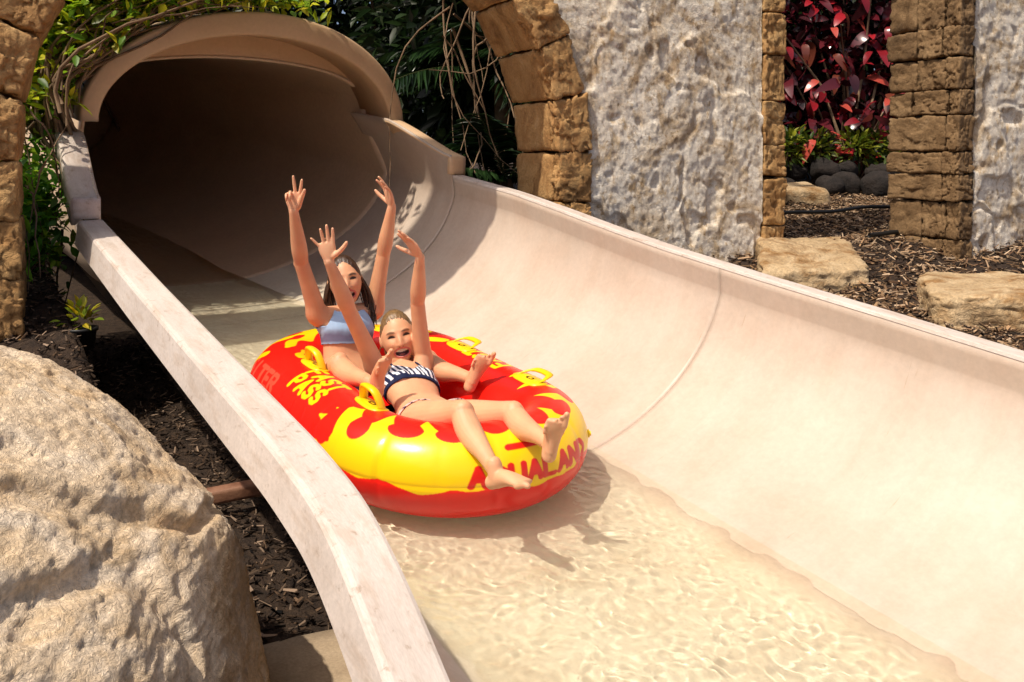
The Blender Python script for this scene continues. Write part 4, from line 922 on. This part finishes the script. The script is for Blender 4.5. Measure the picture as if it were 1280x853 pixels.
def person(label, J, opt):
    J = {k: np.array(v, float) for k, v in J.items()}; base = np.array([J['pelvis'][0], J['pelvis'][1], J['pelvis'][2]-.10])
    t = thing('person', label, 'person', mw=FRAME @ Matrix.Translation(base))
    P = []; k = opt.get('k', 1.0)
    latH = nrm(opt['lat_hip']); latS = nrm(J['shL']-J['shR']); lat = nrm(latH+latS)
    sp = [J['pelvis']+(J['pelvis']-J['waist'])*.55, J['pelvis'], J['waist'], J['waist']*.45+J['chest']*.55, J['chest'], J['chest']*.4+J['neck']*.6, J['neck']]
    P.append(loft(np.array(sp), np.array([latH, latH, lat, lat, latS, latS, latS]), np.array([.095, .145, .112, .118, .130, .118, .055])*k, np.array([.075, .098, .074, .080, .088, .070, .046])*k, 34, 36))
    front = nrm(np.cross(latS, J['neck']-J['chest'])*1.0); front = front if front@(CAML-J['chest']) > 0 else -front
    for sg in (-1, 1): P.append(ball(J['chest']+latS*sg*.058*k+front*.045*k-nrm(J['neck']-J['chest'])*.004, np.array([.050, .050, .050])*k*opt.get('bust', 1.0)))
    P.append(limb([J['neck']*1.25-J['chest']*.25, J['neck']*.6+J['head']*.4, J['head']], np.array([.044, .041, .045])*k, 14))
    for sd_, sg in (('R', -1), ('L', 1)):
        sh, el, wr = J['sh'+sd_], J['el'+sd_], J['wr'+sd_]
        P.append(limb([J['chest']*.35+J['neck']*.65+latS*sg*.04*k, sh, sh*.72+el*.28, sh*.3+el*.7, el], np.array([.050, .051, .043, .036, .0335])*k, 26))
        P.append(limb([el, el*.7+wr*.3, el*.25+wr*.75, wr], np.array([.032, .0365, .0265, .0205])*k, 22))
        P.append(limb([J['chest']+latS*sg*.085*k, sh*.6+J['chest']*.4+latS*sg*.02*k, sh*.75+el*.25], np.array([.045, .047, .034])*k, 14))
        hp, kn, an = J['pelvis']+latH*sg*.078*k, J['kn'+sd_], J['an'+sd_]
        P.append(limb([hp, hp*.62+kn*.38, hp*.2+kn*.8, kn], np.array([.088, .078, .057, .050])*k, 26, 22))
        sh_d = nrm(an-kn); back = opt['calf'][sd_]; P.append(ball(kn-np.array(back)*.012*k+sh_d*.004, np.array([.040, .040, .043])*k))
        P.append(ball(el-nrm((sh+wr)/2-el)*.010*k, np.array([.028, .028, .030])*k))
        P.append(limb([kn, kn*.70+an*.30+np.array(back)*.020*k, kn*.3+an*.7+np.array(back)*.004, an], np.array([.046, .050, .032, .0255])*k, 24, 20))
        P += hand(wr, **{**opt['hand'+sd_], 'sc': opt['hsc'], 'thumb': opt['thumb'][sd_]})
        P += foot(an, **{**opt['foot'+sd_], 'sc': opt['fsc']})
    # head
    fw = nrm(nrm(CAML-J['head'])+np.array(opt['look'])); up = np.array(opt['up']); up = nrm(up-fw*(up@fw)); xr = np.cross(fw, up); Rm = np.stack([xr, fw, up], 1); hs = opt['head_sc']
    Vh, Fh, Th = head_shape(hs); P.append((Vh@Rm.T+J['head'], Fh, Th))
    for sg in (-1, 1): P.append(ball(J['head']+Rm@(np.array([sg*.074, -.008, -.004])*hs), np.array([.007, .015, .026])*hs, Rm))
    me, Pv, Nv, Q = fuse(P, opt.get('voxel', .0042))
    # skin colours
    H = (Pv-J['head'])@Rm/hs; x, y, z = H[:, 0], H[:, 1], H[:, 2]; isf = (y > .02) & (np.abs(x) < .08) & (np.abs(z) < .13) & (np.linalg.norm(H, axis=1) < .14)
    sk = np.array(opt['skin']); C = np.tile(sk, (len(Pv), 1)); C = C*(1+.15*fbm(Pv*17, 4, 5)[:, None]*np.array([.6, 1, 1]))
    def blend(mask, col): C[:] = C*(1-mask[:, None])+np.array(col)*mask[:, None]
    g = lambda cx, cz, sx, sz: np.exp(-((x-cx)/sx)**2-((z-cz)/sz)**2)*isf
    blend(.45*(g(-.04, -.03, .02, .018)+g(.04, -.03, .02, .018)+g(0, -.03, .012, .012)), sk*np.array([1.0, .72, .70]))
    mo = (x/.030)**2+((z+.062)/.0155)**2; lip = (x/.038)**2+((z+.062)/.0245)**2
    blend(sstep(1.05, .85, lip)*isf, opt['lip'])
    blend(sstep(1.0, .8, mo)*isf, (.055, .010, .010))
    blend(sstep(1.0, .8, (x/.0245)**2+((z+.0540)/.0062)**2)*isf, (.80, .74, .66))
    blend(.8*sstep(1.0, .75, (x/.013)**2+((z+.0705)/.004)**2)*isf, (.45, .12, .11))
    for sg in (-1, 1):
        xe = (x-sg*.0315); ze = z-.0055-.0035*(1-(xe/.014)**2)
        blend(.6*np.exp(-(xe/.019)**2-((z-.006)/.011)**2)*isf, sk*np.array([.55, .42, .38]))
        blend(.35*np.exp(-((x-sg*.0135)/.006)**2-((z+.014)/.022)**2)*isf, sk*np.array([.62, .50, .44]))  # shading beside the nose, painted into the skin colour
        blend(.3*np.exp(-((x-sg*.042)/.006)**2-((z+.048)/.018)**2)*isf, sk*np.array([.62, .48, .44]))
        blend(sstep(1.0, .6, (xe/.0175)**2+(ze/.0064)**2)*isf, (.018, .010, .008))
        blend(.85*sstep(1.0, .5, (xe/.021)**2+((z-.0265+.012*((xe*sg)/.03)**2*1.0)/.0058)**2)*isf, opt['brow'])
        blend(.8*sstep(1.0, .4, ((x-sg*.0075)/.0045)**2+((z+.0375)/.0030)**2)*isf, sk*.22)
    # knuckles, knees and toes a little redder
    for nm in ('elR', 'elL', 'knR', 'knL', 'wrR', 'wrL', 'anR', 'anL'): blend(.25*np.exp(-(np.linalg.norm(Pv-J[nm], axis=1)/.045)**2), sk*np.array([1.0, .78, .72]))
    for nm, dd_ in (('wrR', 'handR'), ('wrL', 'handL')):
        hc = J[nm]+np.array(opt[dd_]['d'])*.075; blend(.75*sstep(.12, .07, np.linalg.norm(Pv-hc, axis=1)), sk*np.array([1.08, 1.12, 1.22]))
    set_col(me, C); Vw = (Pv-base).astype(np.float32); me.vertices.foreach_set('co', Vw.ravel()); me.update(); me.name = 'body'
    me.materials.clear(); obj('body', me, SKIN, t)
    Pb = Pv-base
    # torso coordinates for clothing
    ax = nrm(J['neck']-J['waist']); D = Pv-J['chest']; ty = D@ax; tx = D@latS; ff = nrm(np.cross(latS, ax)); ff = ff if ff@front > 0 else -ff; tz = D@ff
    near = (np.abs(tx) < .150*k) & (np.abs(tz) < .17*k) & (np.linalg.norm(Pv-J['head'], axis=1) > .150*hs)
    axp = nrm(J['waist']-J['pelvis']); Dp = Pv-J['pelvis']; py = Dp@axp; px_ = Dp@latH; pf = nrm(np.cross(latH, axp)); pf = pf if pf@front > 0 else -pf; pz = Dp@pf
    opt['wear'](t, Pb, Nv, Q, tx, ty, tz, near, px_, py, pz, k)
    # hair: shell over the skull, then strands
    n1_, n2_ = 240, 150; th, ph = np.meshgrid(np.linspace(0, 2*np.pi, n1_, endpoint=False), np.linspace(-.9, np.pi/2, n2_), indexing='ij')
    dx, dy, dz = np.cos(ph)*np.cos(th), np.cos(ph)*np.sin(th), np.sin(ph)
    hw_ = np.where(dy > .05, sstep(0, .22, dz-opt['hairline'](dx, dy)), 1.0)
    X = np.stack([.072*dx, np.where(dy > 0, .086*dy, .098*dy), .114*dz], -1)*(.992+(opt['puff']+.0)*hw_)[..., None]
    X = X*(1+.02*fbm(np.stack([dx*22, dy*3, dz*3], -1), 3, 8))[..., None]
    hl = opt['hairline']; front_cut = (dy > .05) & (dz < hl(dx, dy)+.03*fbm(np.stack([dx*9, dy*9, 0*dx], -1), 2, 4)); ear_cut = (dz < -.25) & (dy > -.35); keepv = ~(front_cut | ear_cut); F = grid_faces(n1_, n2_, True, False); F = F[keepv.ravel()[F].all(1)]
    Vh = X.reshape(-1, 3)*hs@Rm.T+J['head']-base; ids = np.unique(F); mp = np.zeros(len(Vh), int); mp[ids] = np.arange(len(ids))
    hm = mat_hair('hair_'+opt['hair_name'], opt['hair']); o = obj('hair', mesh_np('hair', Vh[ids], mp[F]), hm, t); solidify(o, .004, -1)
    rg = np.random.default_rng(opt['seed']); mb = MB()
    for q in range(opt['strands']):
        a0 = opt['strand_start'](rg); a1 = opt['strand_end'](rg); a1[0] = abs(a1[0])*np.sign(a0[0]); m_ = (a0+a1)/2+np.array([np.sign(a0[0])*.022, -.012, 0])+rg.normal(0, .006, 3)
        L3 = catmull(np.array([a0, m_, a1]), 12); wv = np.sin(np.linspace(0, 9, 12)+rg.uniform(0, 6))[:, None]*rg.normal(0, .003, 3)*np.linspace(0, 1, 12)[:, None]
        add_tube(mb, ((L3+wv)*hs)@Rm.T+J['head']-base, np.linspace(.0050, .0016, 12)*rg.uniform(.6, 1.2), 6)
    if opt['strands']: obj('hair_strand', mb.data(), hm, o)
    return t

W2L = loc_dir
TOCAM = np.array([0, -1, .1]); IR = np.array([1.0, 0, 0]); UPW = np.array([0, 0, 1.0])
# rider in front -----------------------------------------------------------------
def wear_front(t, Pb, Nv, Q, x, y, z, near, px_, py, pz, k):
    ax_ = np.abs(x); fr = z > 0
    band = near & (y > -.050*k) & (y < -.030*k)
    cup = near & fr & (y >= -.032*k) & (y < (.072-1.05*np.abs(ax_-.058))*k) & (ax_ < .125*k)
    strap = near & fr & (y > .035*k) & (y < .16*k) & (np.abs(ax_-(.060-.16*(y-.05))) < .0065)
    cols = np.tile([.010, .016, .055], (len(Pb), 1)); st = (np.sin(ax_*2*np.pi/.0185) > .0) & cup & (y > -.029*k); cols[st] = (.80, .80, .82)
    garment('bikini_top', Pb, Nv, Q, band | cup | strap, .003, CLOTH, t, cols)
    low = (np.abs(px_) < .19*k) & (py < (-.005)*k) & (py > -.16*k) & (np.abs(pz) < .16*k) & ~((pz > -.02) & (py < (-.02-.045*(1-np.clip(np.abs(px_)/.13, 0, 1)))*k-.0) & (np.abs(px_) > .035*k))
    cols = np.tile([.72, .50, .46], (len(Pb), 1)); cols[np.sin(px_*2*np.pi/.02+py*60) > .55] = (.10, .06, .10)
    garment('bikini_bottom', Pb, Nv, Q, low, .003, CLOTH, t, cols)
front_j = dict(head=(-.235, .014, .466), neck=(-.165, .004, .352), shR=(-.135, -.126, .362), shL=(-.155, .102, .348), elR=(-.10, -.279, .642), wrR=(-.06, -.391, .866),
               elL=(-.12, .041, .643), wrL=(-.05, .005, .864), chest=(-.03, -.024, .306), waist=(.11, -.052, .278), pelvis=(.25, -.068, .262),
               knR=(.61, -.150, .440), knL=(.65, .040, .420), anR=(.91, -.190, .345), anL=(.93, .008, .415))
person('smiling rider in a striped navy bikini top, arms up, legs over the raft front', front_j, dict(
    k=.93, lat_hip=(0.05, 1, -.10), bust=.9, voxel=.0031, skin=(.69, .365, .20), lip=(.50, .15, .13), brow=(.16, .09, .05), head_sc=1.04, look=(.02, .05, -.02), up=W2L((-.20, -.05, 1)),
    calf={'R': (-.3, 0, -.9), 'L': (-.3, 0, -.9)}, hsc=.93, fsc=.92, thumb={'R': 1, 'L': -1},
    handR=dict(d=W2L((-.10, -.12, 1)), pn=W2L((.15, -1, .0)), fan=(.10, .02, -.10, -.62), curl=(.08, .06, .08, .10), thumb_out=1.0, thumb_curl=.25),
    handL=dict(d=W2L((-.50, -.30, .85)), pn=W2L((-.75, -.7, -.35)), fan=(.04, .0, -.03, -.06), curl=(.12, .10, .14, .2), thumb_out=.8, thumb_curl=.35),
    footR=dict(toe=W2L((.72, -.62, .28)), sole=W2L((.30, -.30, -.9)), big=-1), footL=dict(toe=W2L((.16, -.30, .94)), sole=W2L((.0, -.94, -.30)), big=1),
    wear=wear_front, hairline=lambda dx, dy: .66-.55*np.abs(dx)**2.5, puff=.055, hair=(.21, .12, .045), hair_name='dark_blonde', seed=3, strands=14,
    strand_start=lambda r: np.array([r.normal(0, .03), -.098, .0]), strand_end=lambda r: np.array([r.normal(0, .03), -.11, -.14])))
# rider behind -------------------------------------------------------------------
def wear_back(t, Pb, Nv, Q, x, y, z, near, px_, py, pz, k):
    ax_ = np.abs(x); fr = z > 0
    body = near & (y > -.075*k) & (y < .012*k) & (ax_ < .145*k)
    panel = near & fr & (y >= .01*k) & (y < .105*k) & (ax_ < (.122-.55*(y/k))*k) & ~((y > .045*k) & (ax_ < (y-.045*k)*.75))
    strap = near & fr & (y > .09*k) & (y < .2*k) & (np.abs(ax_-.052*k) < .010)
    keep = body | panel | strap; w = .85*sstep(-.005, -.040, y+.012*fbm(Pb*30, 2, 3))*sstep(-.078, -.055, y)  # purple lower fade, with the shadow under the bust painted in
    cols = np.array([.33, .47, .66])*(1-w[:, None])+np.array([.10, .07, .13])*w[:, None]; cols = cols*(1+.12*fbm(Pb*40, 3, 9))[:, None]
    garment('crop_top', Pb, Nv, Q, keep, .004, CLOTH, t, cols)
    low = (np.abs(px_) < .19*k) & (py < .01*k) & (py > -.16*k) & (np.abs(pz) < .16*k) & ~((pz > -.02) & (py < -.05*k) & (np.abs(px_) > .05*k))
    garment('bikini_bottom', Pb, Nv, Q, low, .003, CLOTH, t, np.tile([.30, .42, .60], (len(Pb), 1)))
back_j = dict(head=(-.615, -.079, .640), neck=(-.60, -.078, .518), shR=(-.59, -.215, .492), shL=(-.61, .066, .490), elR=(-.56, -.313, .749), wrR=(-.50, -.377, .997),
              elL=(-.58, .092, .758), wrL=(-.52, .098, 1.002), chest=(-.572, -.083, .425), waist=(-.53, -.100, .31), pelvis=(-.49, -.092, .205),
              knR=(-.20, -.274, .388), knL=(-.20, .149, .350), anR=(.08, -.249, .390), anL=(.08, .211, .348))
person('long haired rider in a light blue crop top, arms up, seated behind her friend', back_j, dict(
    k=.97, lat_hip=(0, 1, -.02), bust=.62, voxel=.0031, skin=(.66, .335, .18), lip=(.48, .13, .12), brow=(.05, .028, .018), head_sc=1.03, look=(.0, .06, .02), up=W2L((-.16, .0, 1)),
    calf={'R': (0, 0, -1), 'L': (0, 0, -1)}, hsc=.97, fsc=.94, thumb={'R': 1, 'L': -1},
    handR=dict(d=W2L((.02, -.1, 1)), pn=W2L((.1, -1, .0)), fan=(.16, -.10, -.06, -.10), curl=(.04, .04, 1.25, 1.3), thumb_out=.25, thumb_curl=.0),
    handL=dict(d=W2L((-.22, -.25, .95)), pn=W2L((-.80, -.55, .0)), fan=(.18, .05, -.10, -.28), curl=(.22, .16, .25, .30), thumb_out=.9, thumb_curl=.3),
    footR=dict(toe=W2L((.16, -.22, .96)), sole=W2L((.80, -.60, .0)), big=1), footL=dict(toe=W2L((.42, -.12, .88)), sole=W2L((.05, -.97, -.15)), big=1),
    wear=wear_back, hairline=lambda dx, dy: .72-.75*np.abs(dx)**1.6, puff=.075, hair=(.055, .025, .011), hair_name='dark_brown', seed=5, strands=300,
    strand_start=lambda r: (lambda a, sg: np.array([sg*(.035+.040*a), .018-.07*r.random(), .092-.10*a]))(r.random(), r.choice([-1, 1])),
    strand_end=lambda r: (lambda sg: np.array([sg*(.062+.045*r.random()), -.005-.07*r.random(), -.16-.08*r.random()]))(r.choice([-1, 1]))))
